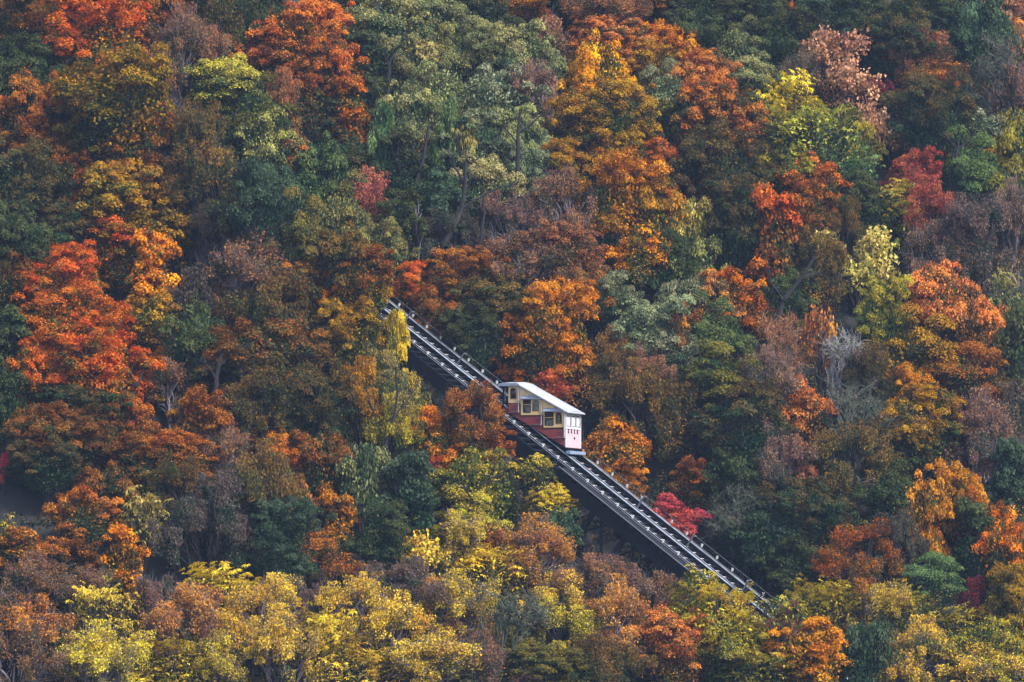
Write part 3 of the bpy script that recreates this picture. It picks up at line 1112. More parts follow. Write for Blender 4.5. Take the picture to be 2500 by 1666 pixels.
# ---- leaf colours: outermost, middle and inner leaves of each kind of tree, with the words for them
PAL = {
    'scarlet':   ((226, 88, 46), (210, 108, 38), (120, 90, 40), 'scarlet and orange'),
    'flame':     ((226, 92, 40), (216, 108, 32), (112, 98, 38), 'flame orange'),
    'orange':    ((224, 112, 34), (200, 108, 34), (104, 96, 40), 'orange'),
    'redorange': ((208, 98, 46), (182, 94, 44), (110, 80, 42), 'red-orange'),
    'gold':      ((240, 164, 28), (228, 138, 26), (128, 112, 34), 'bright gold'),
    'olivegold': ((188, 128, 36), (136, 110, 38), (70, 82, 42), 'olive and gold'),
    'goldor':    ((226, 134, 34), (206, 118, 32), (104, 98, 40), 'golden orange'),
    'rust':      ((182, 94, 44), (138, 84, 42), (78, 72, 46), 'rust coloured'),
    'darkrust':  ((142, 80, 42), (92, 76, 42), (50, 60, 44), 'dark rust'),
    'brown':     ((134, 96, 52), (94, 90, 52), (64, 68, 52), 'brown and olive'),
    'olive':     ((124, 112, 52), (92, 94, 52), (56, 76, 52), 'olive'),
    'yellow':    ((240, 204, 54), (214, 176, 50), (124, 124, 52), 'yellow'),
    'paleyel':   ((226, 202, 112), (196, 176, 88), (116, 124, 66), 'pale yellow'),
    'yelolive':  ((196, 172, 60), (146, 142, 58), (86, 100, 54), 'yellow-olive'),
    'yelgreen':  ((206, 188, 76), (142, 152, 76), (74, 108, 66), 'yellow-green'),
    'green':     ((106, 120, 70), (74, 98, 62), (44, 78, 62), 'mid green'),
    'ltgreen':   ((132, 154, 92), (96, 132, 84), (58, 98, 72), 'light green'),
    'dkgreen':   ((88, 92, 58), (62, 78, 54), (42, 60, 50), 'dark green'),
    'dkrustgr':  ((104, 84, 52), (58, 76, 56), (36, 60, 52), 'dark green and rust'),
    'teal':      ((82, 102, 76), (58, 82, 68), (42, 64, 60), 'blue-green'),
    'greygr':    ((164, 158, 102), (126, 130, 92), (82, 102, 82), 'grey-green'),
    'greyel':    ((170, 156, 88), (122, 128, 84), (80, 100, 76), 'yellowish grey-green'),
    'silver':    ((152, 154, 116), (120, 128, 100), (80, 102, 88), 'silvery green'),
    'salmon':    ((232, 124, 70), (208, 110, 64), (128, 98, 58), 'salmon orange'),
    'dusty':     ((182, 104, 78), (148, 92, 72), (96, 80, 64), 'dusty pink-brown'),
    'pink':      ((222, 122, 112), (196, 98, 88), (128, 84, 74), 'pink'),
    'rose':      ((206, 88, 78), (186, 84, 74), (124, 76, 64), 'rose red'),
    'crimson':   ((226, 80, 100), (204, 62, 78), (140, 58, 60), 'crimson'),
    'coral':     ((236, 100, 80), (220, 90, 66), (150, 78, 48), 'coral red'),
    'peach':     ((232, 172, 134), (214, 146, 108), (150, 110, 84), 'peach coloured'),
    'maroon':    ((126, 44, 66), (104, 40, 58), (70, 44, 54), 'maroon'),
    'mauve':     ((142, 104, 88), (102, 88, 86), (68, 78, 76), 'greyish mauve'),
    'mauverust': ((158, 104, 80), (116, 92, 70), (84, 78, 72), 'mauve and rust'),
    'bluegrey':  ((110, 92, 82), (74, 82, 80), (48, 66, 70), 'dull blue-grey'),
    'sparseyel': ((234, 194, 70), (188, 158, 72), (112, 100, 76), 'thinning yellow'),
    'sparseor':  ((220, 138, 70), (184, 116, 74), (114, 92, 76), 'thinning orange'),
}

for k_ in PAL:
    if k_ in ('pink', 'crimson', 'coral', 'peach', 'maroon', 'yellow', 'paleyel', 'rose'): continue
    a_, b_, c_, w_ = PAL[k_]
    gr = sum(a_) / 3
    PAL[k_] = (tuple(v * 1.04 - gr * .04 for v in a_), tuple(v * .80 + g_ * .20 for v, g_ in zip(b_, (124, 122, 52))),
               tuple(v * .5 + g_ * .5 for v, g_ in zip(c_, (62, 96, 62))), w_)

# ------------------------------------------------------------------ survey of the trees (centre and size of each crown as seen, kind, colour)
# flag f: stands on the near side of the track, b: on the far side
TREES = '''
60 60 220 170 M darkrust
780 8 140 110 M dkrustgr
540 -25 150 110 M rust
1310 5 130 100 M dkrustgr
1060 -20 150 110 F greygr
1480 -5 130 100 M rust
210 -20 190 110 M darkrust
1860 -20 150 100 M dkgreen
205 100 230 190 M flame
40 190 200 180 M dkgreen
255 235 250 210 M olivegold
290 255 90 80 M rust
70 290 170 190 M rust
110 370 170 150 M rust
340 370 190 200 M rust
300 490 260 200 M olivegold
400 490 120 180 M olivegold
60 450 200 200 M dkrustgr
175 430 150 150 M rust
30 560 160 170 M dkgreen
150 545 170 140 M dkrustgr
350 35 180 150 M rust
400 130 170 170 T mauverust
490 50 170 160 T brown
470 120 140 120 T mauverust
600 50 130 160 M dkgreen
690 100 190 170 M redorange
745 190 170 170 M redorange
795 265 110 150 M flame
720 250 130 130 M dkrustgr
560 130 120 90 M salmon
512 195 190 120 F yelgreen
335 190 70 90 R greyel
385 250 150 170 B mauve
440 340 170 170 T brown
590 270 150 150 F olive
620 355 160 170 F greyel
665 265 110 150 T dusty
690 385 80 110 M salmon
490 430 190 160 T brown
545 500 90 120 M sparseor
475 505 150 150 T mauve
600 470 190 170 F teal
700 470 150 160 F green
745 400 120 130 M green
795 520 150 180 F greyel
842 447 95 105 T pink
800 375 110 110 M dkrustgr
880 70 190 150 F greygr
900 150 150 120 F greygr
1000 55 150 130 F greygr
960 155 120 110 R greyel
1020 120 140 110 F greyel
1100 120 150 130 F greygr
1190 140 180 150 F greygr
1130 50 130 130 M dkgreen
1205 25 130 90 M rust
1255 105 100 120 T mauverust
1130 250 190 160 F silver
1010 225 170 150 F greygr
1215 235 160 150 T mauve
1085 335 180 140 F silver
1180 320 150 130 F greygr
950 275 130 150 F greygr
835 160 110 150 M dkgreen
845 260 100 150 M dkgreen
880 350 70 190 M ltgreen
1065 375 60 170 R greyel
1020 340 60 190 M green
930 390 110 160 M dkgreen
1385 40 210 110 T dusty
1405 105 180 120 M salmon
1545 110 130 110 M goldor
1490 165 140 110 M olivegold
1372 180 120 150 M gold
1335 245 110 90 M goldor
1395 280 190 160 M olivegold
1520 225 140 130 F silver
1605 195 150 130 M salmon
1650 285 200 190 M rust
1640 400 220 180 M dkrustgr
1560 290 110 160 M olive
1290 290 120 110 F olivegold
1290 390 130 120 M olivegold
1515 395 120 120 M redorange
1430 360 120 110 M olivegold
1440 460 190 180 M goldor
1500 490 130 150 M olivegold
1310 490 150 160 T mauverust
1385 510 70 150 M green
1220 400 130 120 F silver
1115 430 140 130 F greygr
1180 490 140 110 T mauve
1010 470 130 130 M teal
930 510 120 130 M dkgreen
1040 550 140 110 T bluegrey
1590 90 130 120 M dkgreen
1600 30 140 110 M dkgreen
1720 30 150 120 M dkgreen
1790 100 130 120 M dkgreen
1900 50 160 130 M teal
1990 60 140 140 M dkgreen
2065 95 170 160 M dkrustgr
2160 50 150 150 M dkgreen
2245 90 130 170 M teal
2325 25 110 100 T peach
2335 100 90 90 M salmon
1652 30 60 80 A peach
1825 60 90 90 M goldor
1700 115 130 110 F greygr
1715 195 140 110 F greygr
1840 175 90 100 B mauve
1912 140 130 120 A peach
1955 205 120 110 A peach
2030 285 110 100 A peach
2022 232 70 90 M maroon
1975 340 110 100 F yelolive
2115 140 150 120 T dusty
2145 190 130 100 M rust
2130 275 190 180 M dkrustgr
2285 175 140 170 B bluegrey
2335 235 90 150 T mauve
1812 245 160 140 R yellow
1790 300 120 100 R yelgreen
1885 330 190 150 R yelgreen
1940 395 140 100 R ltgreen
2210 295 150 110 F silver
2235 395 180 150 F green
2215 365 140 60 F olivegold
2330 330 100 120 F yelolive
2330 440 110 150 F olive
2095 408 110 100 M rose
2140 485 140 140 T rose
2050 480 170 110 R yelolive
2100 545 90 80 R yelgreen
1795 395 130 100 M yelolive
1860 425 130 110 M redorange
1865 485 120 120 M rust
1780 555 110 200 M redorange
1598 520 80 110 F paleyel
1700 500 150 170 M dkrustgr
2220 555 200 170 T bluegrey
2320 520 110 150 T mauve
2150 600 140 140 T mauve
1960 600 160 120 A paleyel
1990 470 110 120 M dkgreen
1930 520 110 110 T brown
1870 620 130 150 T brown
270 575 160 130 M scarlet
350 640 120 190 M goldor
345 735 130 120 M olivegold
135 650 180 150 M scarlet
170 755 230 170 M flame
225 855 220 180 M flame
90 860 130 120 M flame
200 930 180 120 M dkrustgr
30 650 100 120 M darkrust
20 790 110 150 M dkgreen
20 910 90 150 M dkgreen
375 840 80 70 M orange
390 890 110 100 T mauverust
560 650 230 160 T mauverust
720 600 130 100 M rust
650 730 220 170 T brown
765 690 120 110 M orange f
830 640 120 110 M rust f
862 668 64 64 M olivegold f
800 600 130 120 M brown f
580 840 240 180 M darkrust
700 810 180 160 T brown
800 765 160 140 M olivegold f
440 700 110 150 T bluegrey
450 800 130 170 M dkgreen
660 620 140 130 T mauverust
200 1000 170 130 M darkrust
110 1010 170 140 M darkrust
310 975 110 120 M redorange
330 1060 130 110 M darkrust
470 985 150 140 M rust
420 1060 170 110 M redorange
530 1060 150 120 T mauverust
610 950 190 160 T brown
720 950 180 170 M dkrustgr
845 830 95 120 T yelolive f
913 770 45 90 F yellow f
888 895 130 150 T greyel f
940 920 70 110 T yelolive f
840 930 170 160 T olivegold
895 1010 140 140 T yelolive f
740 1070 150 130 M darkrust
640 1060 110 110 M orange
945 655 100 90 M flame b
885 570 130 110 F greyel
800 600 150 140 F green
700 540 150 150 F olive
1045 645 170 120 M rust b
1195 610 190 120 T mauverust
1130 690 190 130 M brown b
1310 590 150 130 M dusty
1085 770 150 120 M dkgreen b
1000 720 100 110 M rust b
1258 765 190 195 M orange b
1335 850 80 70 M orange b
1195 855 90 60 M flame b
1270 890 105 80 M coral b
1410 690 120 110 F silver
1330 655 120 110 T sparseor
1490 760 190 130 F silver
1540 820 120 120 F silver
1470 945 180 160 T brown b
1400 830 120 110 T brown b
1430 880 140 110 T brown b
1575 790 100 130 M rust
1500 870 120 110 T mauverust
1410 1045 150 130 M orange b
1440 1110 100 90 M goldor b
1085 955 150 120 T rust f
1010 1015 110 130 M orange f
1095 1050 140 100 M rust f
1540 600 110 130 M dkgreen
1605 625 110 130 F greyel
1480 590 130 110 M goldor
1690 690 140 120 M orange
1640 690 110 110 M sparseor
1640 770 170 140 F green
1560 710 110 110 F silver
1650 870 200 140 F olive
1790 800 160 140 B dusty
1880 800 80 150 A sparseor
1735 725 90 80 M redorange
1800 690 120 110 M dkgreen
1930 830 120 130 B silver
2030 715 130 130 F yelolive
2150 690 150 150 F salmon
2240 755 130 130 M salmon
2120 810 210 150 F olivegold
2225 870 170 140 F rust
2090 910 130 120 F goldor
2110 975 170 150 M olivegold
2315 710 110 150 R greyel
2335 830 90 200 M dkgreen
1835 945 120 120 M salmon
1850 1075 90 110 M dusty
1760 890 150 130 T mauve
1700 980 210 170 M dkrustgr
1600 960 180 150 T brown
1790 1060 150 130 T mauve
1980 960 180 160 B bluegrey
1960 1060 190 140 T brown
2240 1010 160 160 T mauve
2310 960 100 140 T bluegrey
2010 870 120 120 T brown
2330 1110 100 170 M teal
110 1060 170 100 M dkrustgr
8 1075 36 60 T crimson
205 1185 150 110 M rust
80 1280 160 110 M rust
150 1300 150 90 M darkrust
8 1235 60 90 R yelolive
330 1190 100 110 R paleyel
365 1112 90 80 R paleyel
285 1290 90 140 M goldor
250 1135 120 100 M darkrust
470 1195 200 180 T bluegrey
420 1130 130 120 T brown
600 1150 170 190 T brown
640 1245 170 160 M teal
690 1185 70 130 M redorange
775 1205 80 120 M goldor
740 1290 160 100 T rust
640 1140 110 120 M sparseor
835 1115 110 140 F greygr
940 1140 120 170 M teal
980 1095 50 80 M maroon
1022 1075 60 110 M flame f
1095 1110 180 130 F yelolive f
1080 1195 170 110 F yelolive f
1237 1085 80 70 R yelolive f
1255 1165 120 80 R yellow f
1160 1120 80 110 T bluegrey f
880 1230 130 130 M dkgreen
1552 1194 108 95 M crimson b
1600 1110 110 90 M rust b
1700 1190 150 140 B bluegrey b
1700 1110 140 130 M dkgreen b
1850 1180 180 140 M dkrustgr
1760 1230 150 130 M teal b
1960 1290 190 130 T rust
1840 1300 150 110 M dkgreen b
2050 1150 130 150 M dkgreen
2205 1150 120 140 M goldor
2115 1180 110 130 M goldor
2150 1265 70 90 M goldor
2305 1260 120 150 M orange
2315 1380 130 140 M olivegold
2060 1260 120 130 T bluegrey
2140 1330 130 100 F ltgreen
2235 1380 70 90 T maroon
2240 1240 90 150 M dkgreen
60 1350 180 110 T mauverust f
180 1370 150 100 T mauverust f
95 1450 220 140 T sparseor f
40 1530 210 140 T mauverust f
230 1420 150 130 R sparseyel f
240 1530 200 140 T sparseyel f
252 1345 60 70 F silver f
350 1400 110 120 T mauve f
500 1360 210 110 R yellow f
415 1440 180 150 T sparseor f
560 1440 190 150 T sparseyel f
400 1540 200 120 R yellow f
500 1530 180 120 T sparseyel f
650 1500 190 150 T sparseyel f
620 1390 140 110 T sparseyel f
720 1400 130 100 T mauve f
1050 1245 150 110 T sparseyel f
970 1290 110 100 A sparseyel f
1210 1275 190 130 T sparseor f
1120 1320 160 110 R yellow f
1350 1352 170 120 T mauverust f
1292 1215 90 90 M teal f
1450 1362 150 115 T mauve f
930 1362 230 120 T mauve f
1060 1405 160 130 T sparseyel f
985 1400 130 110 T sparseor f
1090 1480 130 120 T mauverust f
820 1410 180 140 T sparseyel f
930 1460 190 140 T sparseyel f
740 1480 170 140 R yellow f
800 1545 200 110 R sparseyel f
1000 1535 200 110 T sparseyel f
1265 1380 150 110 T sparseyel f
1160 1440 180 160 B bluegrey f
1280 1460 170 130 T yelolive f
1430 1430 180 150 T sparseor f
1260 1545 220 110 M olive f
1140 1550 180 100 T mauve f
1535 1490 190 140 M salmon f
1390 1535 170 120 T brown f
1525 1385 120 110 T mauverust f
1605 1338 80 70 R yelolive f
1665 1425 180 140 R yellow f
1680 1490 200 130 F yelolive f
1800 1410 100 80 R yelolive f
1590 1430 130 130 R yelolive f
1885 1395 150 110 R yellow f
1850 1500 150 130 M goldor f
1800 1450 90 110 T mauverust f
2000 1410 180 130 T sparseyel f
2090 1410 140 110 R yelolive f
1990 1510 120 130 F teal f
2100 1510 170 130 T sparseyel f
2190 1470 170 130 R yelolive f
2280 1490 160 120 F yelolive f
2230 1550 190 110 T sparseyel f
2340 1545 130 110 F yelolive f
1780 1550 190 110 R yelolive f
'''
KINDNAME = {'M': ('maple_tree', 'full crowned tree'), 'F': ('spreading_tree', 'fine leaved spreading tree'),
            'R': ('feathery_tree', 'feathery leaved tree'), 'A': ('open_tree', 'open crowned tree with separate leaves'),
            'B': ('bare_tree', 'bare twiggy tree'), 'T': ('thinning_tree', 'half bare tree')}
# things one can find at once, with where they stand in the survey
MARKS = [((1245, 960), 'the incline car'), ((890, 700), "the track's upper end"), ((1420, 1230), 'the trestle legs'),
         ((1745, 1375), "the track's lower end"), ((1372, 180), 'the bright gold crown'), ((1258, 765), 'the big flame maple above the car'),
         ((1930, 160), 'the tall peach coloured tree'), ((1850, 290), 'the big yellow-green feathery tree'),
         ((1930, 830), 'the bare white-stemmed tree'), ((1552, 1194), 'the crimson tree beside the track'),
         ((270, 575), 'the scarlet topped maple'), ((512, 195), 'the yellow-green dome'), ((842, 447), 'the pink tree'),
         ((2022, 232), 'the maroon crown'), ((1598, 520), 'the narrow pale yellow crown'), ((1780, 555), 'the tall narrow red-orange tree'),
         ((40, 1150), 'the bare earth patch'), ((2160, 1160), 'the twin golden maples'), ((2095, 408), 'the rose red crown'),
         ((690, 100), 'the tall red-orange maple'), ((1085, 955), 'the rust coloured tree covering the near rail'),
         ((1665, 1425), 'the big yellow tree over the track'), ((500, 1360), 'the yellow mound of feathery leaves'),
         ((1490, 760), 'the silvery spreading tree'), ((2150, 690), 'the salmon topped tree')]
DIRS = [(1, 0, 'right of'), (.71, .71, 'below and right of'), (0, 1, 'below'), (-.71, .71, 'below and left of'),
        (-1, 0, 'left of'), (-.71, -.71, 'above and left of'), (0, -1, 'above'), (.71, -.71, 'above and right of')]

rng = random.Random(3)


def surface_pos(px, py, hc):
    """point on the pixel's ray that lies hc above the ground"""
    lo, hi = -75.0, 150.0
    for _ in range(50):
        m = (lo + hi) / 2
        p = at(px, py, m)
        if p[2] - float(ground(p[0], p[1])) > hc: lo = m
        else: hi = m
    return at(px, py, (lo + hi) / 2)


def clash(p, rw, rh):
    s, o = track_so(p[0], p[1])
    if s < S0 - 1 or s > S1 + 3: return False
    dz = p[2] - (P0[2] - TAN * s)
    top = 5.5 if -9 < s - s_car[0] < 2.5 else 1.6
    return (-4.7 - rw * .8 < o < 3.6 + rw * .8) and (-rh - 2.0 < dz < rh + top)


trees = []
for ln in TREES.strip().splitlines():
    t = ln.split()
    px, py, w, h = [float(v) * K for v in t[:4]]
    kd, pal, fl_ = t[4], t[5], (t[6] if len(t) > 6 else '')
    m = (DIST) / FOC
    W_, H_ = w * m * 1.12, h * m * 1.12          # crowns run on behind their neighbours
    small = H_ < 2.6
    hc = H_ / 2 + (1.0 if small else 2.0 + .12 * H_)
    p = surface_pos(px, py, hc)
    if clash(p, W_ / 2, H_ / 2):
        s, o = track_so(p[0], p[1])
        dirn = -1 if fl_ == 'f' or (fl_ == '' and o < -.5) else 1
        Y = p[1]
        for _ in range(60):
            Y += .4 * dirn
            q = at(px, py, Y)
            if not clash(q, W_ / 2, H_ / 2): break
        p = q
    k = (p[1] + DIST) / DIST
    trees.append([t, p, W_ * k, H_ * k, kd, pal])

# ---- labels: look first, then where it stands among things one can find
used_labels = {}
DP = surface_pos(45 * K, 1148 * K, 0.0)          # the patch of bare earth at the left edge


def phrase(x, y, mk):
    (mx_, my_), nm = mk
    dx, dy = x - mx_, y - my_
    d = math.hypot(dx, dy)
    best = max(DIRS, key=lambda q: q[0] * dx + q[1] * dy)
    far = 'just ' if d < 130 else ('' if d < 260 else 'well ')
    return far + best[2] + ' ' + nm


FIXED = {(1372, 180): 'bright gold full crowned tree, the most brilliant yellow-orange crown on the upper slope',
         (1258, 765): 'big flame orange maple rising directly above and behind the incline car',
         (1270, 890): 'small coral red tree directly behind the white roof of the incline car',
         (1552, 1194): 'crimson tree spilling against the far rail below the incline car',
         (2022, 232): 'small maroon tree among the peach coloured trees',
         (842, 447): 'pink tree standing alone among green trees above the upper end of the track',
         (1930, 830): 'bare white-stemmed tree with forked leafless branches',
         (512, 195): 'yellow-green tree with a smooth wide dome above a greyish bare tree',
         (1598, 520): 'narrow pale yellow tree between orange and dark green crowns',
         (1780, 555): 'tall narrow red-orange tree beside a dark forked trunk',
         (1665, 1425): 'big yellow feathery tree with dark branches covering the lower end of the track',
         (1085, 955): 'rust coloured half bare tree covering the near rail just left of the incline car',
         (270, 575): 'scarlet topped maple, the reddest crown on the dark left slope',
         (1490, 760): 'silvery green spreading tree right of the flame orange maple',
         (1912, 140): 'tall peach coloured tree with separate pale leaves, uppermost of three',
         (2030, 285): 'peach coloured tree with separate pale leaves, just below the maroon tree',
         (1955, 205): 'peach coloured tree with separate pale leaves, between two others like it',
         (913, 770): 'small bright yellow tree beside the upper end of the track',
         (500, 1360): 'yellow mound of feathery leaves on the near edge of the wood',
         (2095, 408): 'rose red crown right of a yellow-green feathery tree',
         (2150, 690): 'salmon topped spreading tree, the tallest on the right slope'}


def make_label(x, y, kd, pal, w, h):
    if (x, y) in FIXED: return FIXED[(x, y)]
    size = 'small ' if max(w, h) < 112 else ('large ' if max(w, h) > 195 else ('tall ' if h > w * 1.35 else ('low ' if w > h * 1.5 else '')))
    base = size + PAL[pal][3] + ' ' + KINDNAME[kd][1]
    ms = sorted(MARKS, key=lambda q: math.hypot(q[0][0] - x, q[0][1] - y))
    ms = [q for q in ms if q[0] != (x, y)]
    for cand in ([phrase(x, y, ms[0])], [phrase(x, y, ms[1])], [phrase(x, y, ms[2])]):
        lb = base + ' ' + cand[0]
        if lb not in used_labels and len(lb.split()) <= 16:
            used_labels[lb] = 1
            return lb
    for q in ms[3:9]:
        lb = base + ' ' + phrase(x, y, q)
        if lb not in used_labels and len(lb.split()) <= 16:
            used_labels[lb] = 1
            return lb
    return lb


def gain(c, k=.80):
    r_, g_, b_ = lin(c)
    if r_ > g_ * 1.6: g_ *= 1.0 + .35 * min(1, (r_ / g_ - 1.6) / 3)      # orange-reds shifted towards orange, since strong red clips
    return [min(.80, v * k) for v in (r_, g_, b_)]


def jit(c, r):
    f = r.uniform(.88, 1.10)
    return tuple(max(0, min(255, v * f * r.uniform(.96, 1.04))) for v in c)


picked = {}
for t, p, W_, H_, kd, pal in trees:
    x, y = int(t[0]), int(t[1])
    options = VARS['N' if kd == 'M' and H_ > 1.32 * W_ and pal not in ('green', 'ltgreen') else kd]
    wv, hv, lst = min(options, key=lambda q: abs(math.log(q[0] / W_)))
    vi = picked.get((kd, wv, len(options)), rng.randrange(len(lst)))
    picked[(kd, wv, len(options))] = (vi + 1) % len(lst)
    crown_me, limb_me, fork = lst[vi]
    gz = float(ground(p[0], p[1]))
    name = KINDNAME[kd][0]
    root = empty(name, (p[0], p[1], gz))
    tag(root, make_label(x, y, kd, pal, float(t[2]), float(t[3])), 'tree', KINDNAME[kd][1] + 's on the hillside')
    rz = rng.uniform(0, 6.283)
    sx, sz = W_ / wv, H_ / hv
    cz = p[2] - gz
    r_ = random.Random(x * 7919 + y)
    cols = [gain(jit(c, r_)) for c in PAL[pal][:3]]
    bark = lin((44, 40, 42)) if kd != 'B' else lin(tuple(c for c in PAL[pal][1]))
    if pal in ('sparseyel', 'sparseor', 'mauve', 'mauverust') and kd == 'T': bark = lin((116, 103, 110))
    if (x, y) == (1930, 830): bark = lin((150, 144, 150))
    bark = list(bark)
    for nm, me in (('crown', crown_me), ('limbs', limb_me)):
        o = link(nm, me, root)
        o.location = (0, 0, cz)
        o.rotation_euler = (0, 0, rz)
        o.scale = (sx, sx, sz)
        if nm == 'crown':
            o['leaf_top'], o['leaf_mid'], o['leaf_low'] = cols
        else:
            o['bark_color'] = bark
    # trunk from the ground to the fork
    fx, fy = fork[0] * sx, fork[1] * sx
    top = np.array((fx * math.cos(rz) - fy * math.sin(rz), fx * math.sin(rz) + fy * math.cos(rz), cz + fork[2] * sz))
    if top[2] < .4: top[2] = .4
    ln_ = rng.uniform(-.06, .06) * top[2], rng.uniform(-.06, .06) * top[2]
    r0 = .10 + .020 * W_ * min(1.3, max(.6, H_ / 6))
    pts = np.array([(0, 0, -.6), (0, 0, 0), (top[0] * .4 + ln_[0], top[1] * .4 + ln_[1], top[2] * .5), top, top + np.array((0, 0, H_ * .18))])
    Vt, Ft = tubes([(pts, np.array((r0 * 1.5, r0 * 1.15, r0 * .9, r0 * .75, r0 * .5)))], 8)
    o = link('trunk', mesh_np('trunk', Vt, Ft, BARK, smooth=True), root)
    o['bark_color'] = bark

# ------------------------------------------------------------------ trees that show mostly as dark forked stems
STEMS = [
 ([(1000, 585), (1035, 540), (1062, 480), (1068, 420), (1070, 370)], [[(1062, 480), (1100, 455), (1130, 437), (1165, 430)], [(1068, 420), (1045, 385), (1040, 350)]], .30, 'dark leaning forked stem among the green vines above the rust trees'),
 ([(953, 435), (970, 380), (978, 335), (985, 290)], [[(970, 380), (950, 340), (945, 310)]], .24, 'slim dark stem standing left of the grey-green spreading trees'),
 ([(958, 625), (964, 560), (984, 522), (1002, 508)], [[(964, 560), (955, 520), (960, 490)]], .10, 'pale grey crooked stem in the dark gap above the track'),
 ([(1085, 598), (1105, 560), (1112, 500), (1110, 450)], [[(1105, 560), (1090, 530)]], .22, 'dark upright stem right of the leaning forked stem'),
 ([(878, 1070), (889, 1010), (905, 960), (914, 900), (908, 845)], [[(905, 960), (940, 915), (955, 880)], [(889, 1010), (860, 960), (850, 920)]], .17, 'dark forked stem of the yellow tree left of the track'),
 ([(488, 935), (495, 890), (500, 845), (510, 800)], [[(500, 845), (540, 815), (575, 790)], [(495, 870), (470, 830)]], .32, 'thick dark trunk in the deep shade between the left maples'),
 ([(1785, 745), (1800, 690), (1842, 640), (1872, 590)], [[(1800, 690), (1772, 650), (1765, 610)], [(1842, 640), (1880, 625)]], .28, 'dark forked trunk right of the tall narrow red-orange tree'),
 ([(2183, 410), (2200, 345), (2204, 318)], [[(2200, 345), (2240, 310)], [(2200, 345), (2170, 310)]], .22, 'bent bare stem below a silvery spreading crown at upper right'),
 ([(893, 195), (893, 150), (906, 118)], [[(893, 150), (872, 110)], [(906, 118), (930, 95)]], .24, 'dark forked stem below the grey-green crowns at the top'),
 ([(1190, 425), (1190, 330), (1196, 250)], [[(1190, 310), (1240, 268), (1265, 262)], [(1190, 330), (1150, 280)]], .26, 'dark branching stem in the middle of the grey-green crowns'),
 ([(1640, 1490), (1650, 1410), (1655, 1345)], [[(1645, 1450), (1700, 1400), (1745, 1372)], [(1650, 1410), (1620, 1375)], [(1700, 1400), (1705, 1360)]], .26, 'dark wide forked stem inside the yellow tree over the track'),
 ([(1078, 1195), (1085, 1150), (1103, 1115)], [[(1085, 1150), (1065, 1115)], [(1103, 1115), (1130, 1095)]], .20, 'slim dark stem inside the yellow-olive dome below the car'),
 ([(300, 940), (312, 890), (330, 855)], [[(312, 890), (295, 850)]], .2, 'dark short stem at the right foot of the flame orange maples'),
]
for main, brs, r0, lb in STEMS:
    b0 = surface_pos(main[0][0] * K, main[0][1] * K, 3.0 if 'pale' in lb else 6.0)
    gz = float(ground(b0[0], b0[1]))
    Y0 = b0[1]
    root = empty('forked_tree', (b0[0], b0[1], gz))
    tag(root, lb, 'tree', 'dark stemmed trees on the hillside')
    rs_ = np.random.RandomState(int(main[0][0]))

    def loc(pts):
        A = np.array([at(q[0] * K, q[1] * K, Y0) for q in pts]) - np.array((b0[0], b0[1], gz))
        t_ = np.linspace(0, 1, len(A))
        tt = np.linspace(0, 1, 9)
        return np.stack([np.interp(tt, t_, A[:, i]) for i in range(3)], 1) + rs_.normal(size=(9, 3)) * .04

    mp_ = loc(main)
    mp_ = np.vstack(([(mp_[0][0] * .6, 0, -.6)], mp_))
    Vt, Ft = tubes([(mp_, np.linspace(r0, r0 * .42, len(mp_)))], 8)
    bk = list(lin((110, 104, 106))) if 'pale' in lb else list(lin((24, 21, 27)))
    o = link('trunk', mesh_np('trunk', Vt, Ft, BARK, smooth=True), root)
    o['bark_color'] = bk
    for br in brs:
        q = loc(br)
        q[:, 1] += np.linspace(0, rs_.uniform(-1, 1), 9)
        sg = [(q, np.linspace(r0 * .45, r0 * .14, 9))]
        for _ in range(6):
            i = rs_.randint(4, 9)
            dd = unit(q[-1] - q[0] + rs_.normal(size=3) * .8)
            sg.append((np.array((q[i], q[i] + dd * .7, q[i] + dd * 1.3 + rs_.normal(size=3) * .15)), np.array((.05, .03, .01))))
        Vt, Ft = tubes(sg, 5)
        o = link('limb', mesh_np('limb', Vt, Ft, BARK, smooth=True), root)
        o['bark_color'] = bk

# ------------------------------------------------------------------ slender young growth that fills the gaps between the crowns
rs = np.random.RandomState(91)
sv, sf, sdt, tws, base = [], [], [], [], 0
cnt = 0
while cnt < 330:
    x, y = rs.uniform(-58, 60), rs.uniform(-40, 70)
    gz = float(ground(x, y))
    hc = rs.uniform(2.5, 7.0)
    w_, h_ = rs.uniform(1.6, 3.6), rs.uniform(2.0, 4.5)
    if clash(np.array((x, y, gz + hc)), w_ / 2 + .8, h_ / 2 + .5): continue
    if ((x - DP[0]) / 6.0) ** 2 + ((y - DP[1]) / 3.6) ** 2 < 1: continue
    cnt += 1
    k = int(130 * w_ * h_ / 4)
    d = unit(rs.normal(size=(k, 3)))
    bump = 1 + .3 * np.sin(d[:, 0] * 4 + x * 3) * np.cos(d[:, 2] * 5 + y * 3)
    pos = d * np.array((w_ / 2, w_ / 2, h_ / 2)) * (bump * rs.uniform(.35, 1.15, k))[:, None] + np.array((x, y, gz + hc))
    Vl, Fl = leaf_quads(pos, d * .5 + np.array((0, 0, .7)) + rs.normal(size=(k, 3)) * .5, .19 * rs.uniform(.7, 1.3, k), .7, rs)
    sv.append(Vl)
    sf.append(Fl + base)
    base += len(Vl)
    ct = rs.rand() ** 1.4
    sdt.append(np.stack((np.clip(d[:, 2] * .2 + ct * 1.1, 0, 1.1), np.full(k, rs.rand()), rs.rand(k)), 1))
    tws.append((np.array(((x, y, gz - .3), (x + .1, y, gz + hc * .5), (x, y, gz + hc + h_ * .3))), np.array((.09, .06, .02))))
yg = tag(link('young_growth', mesh_np('young_growth', np.concatenate(sv), np.concatenate(sf), LEAF, np.concatenate(sdt))),
         'slender young trees crowding the gaps between the bigger crowns', 'young growth', kind='stuff')
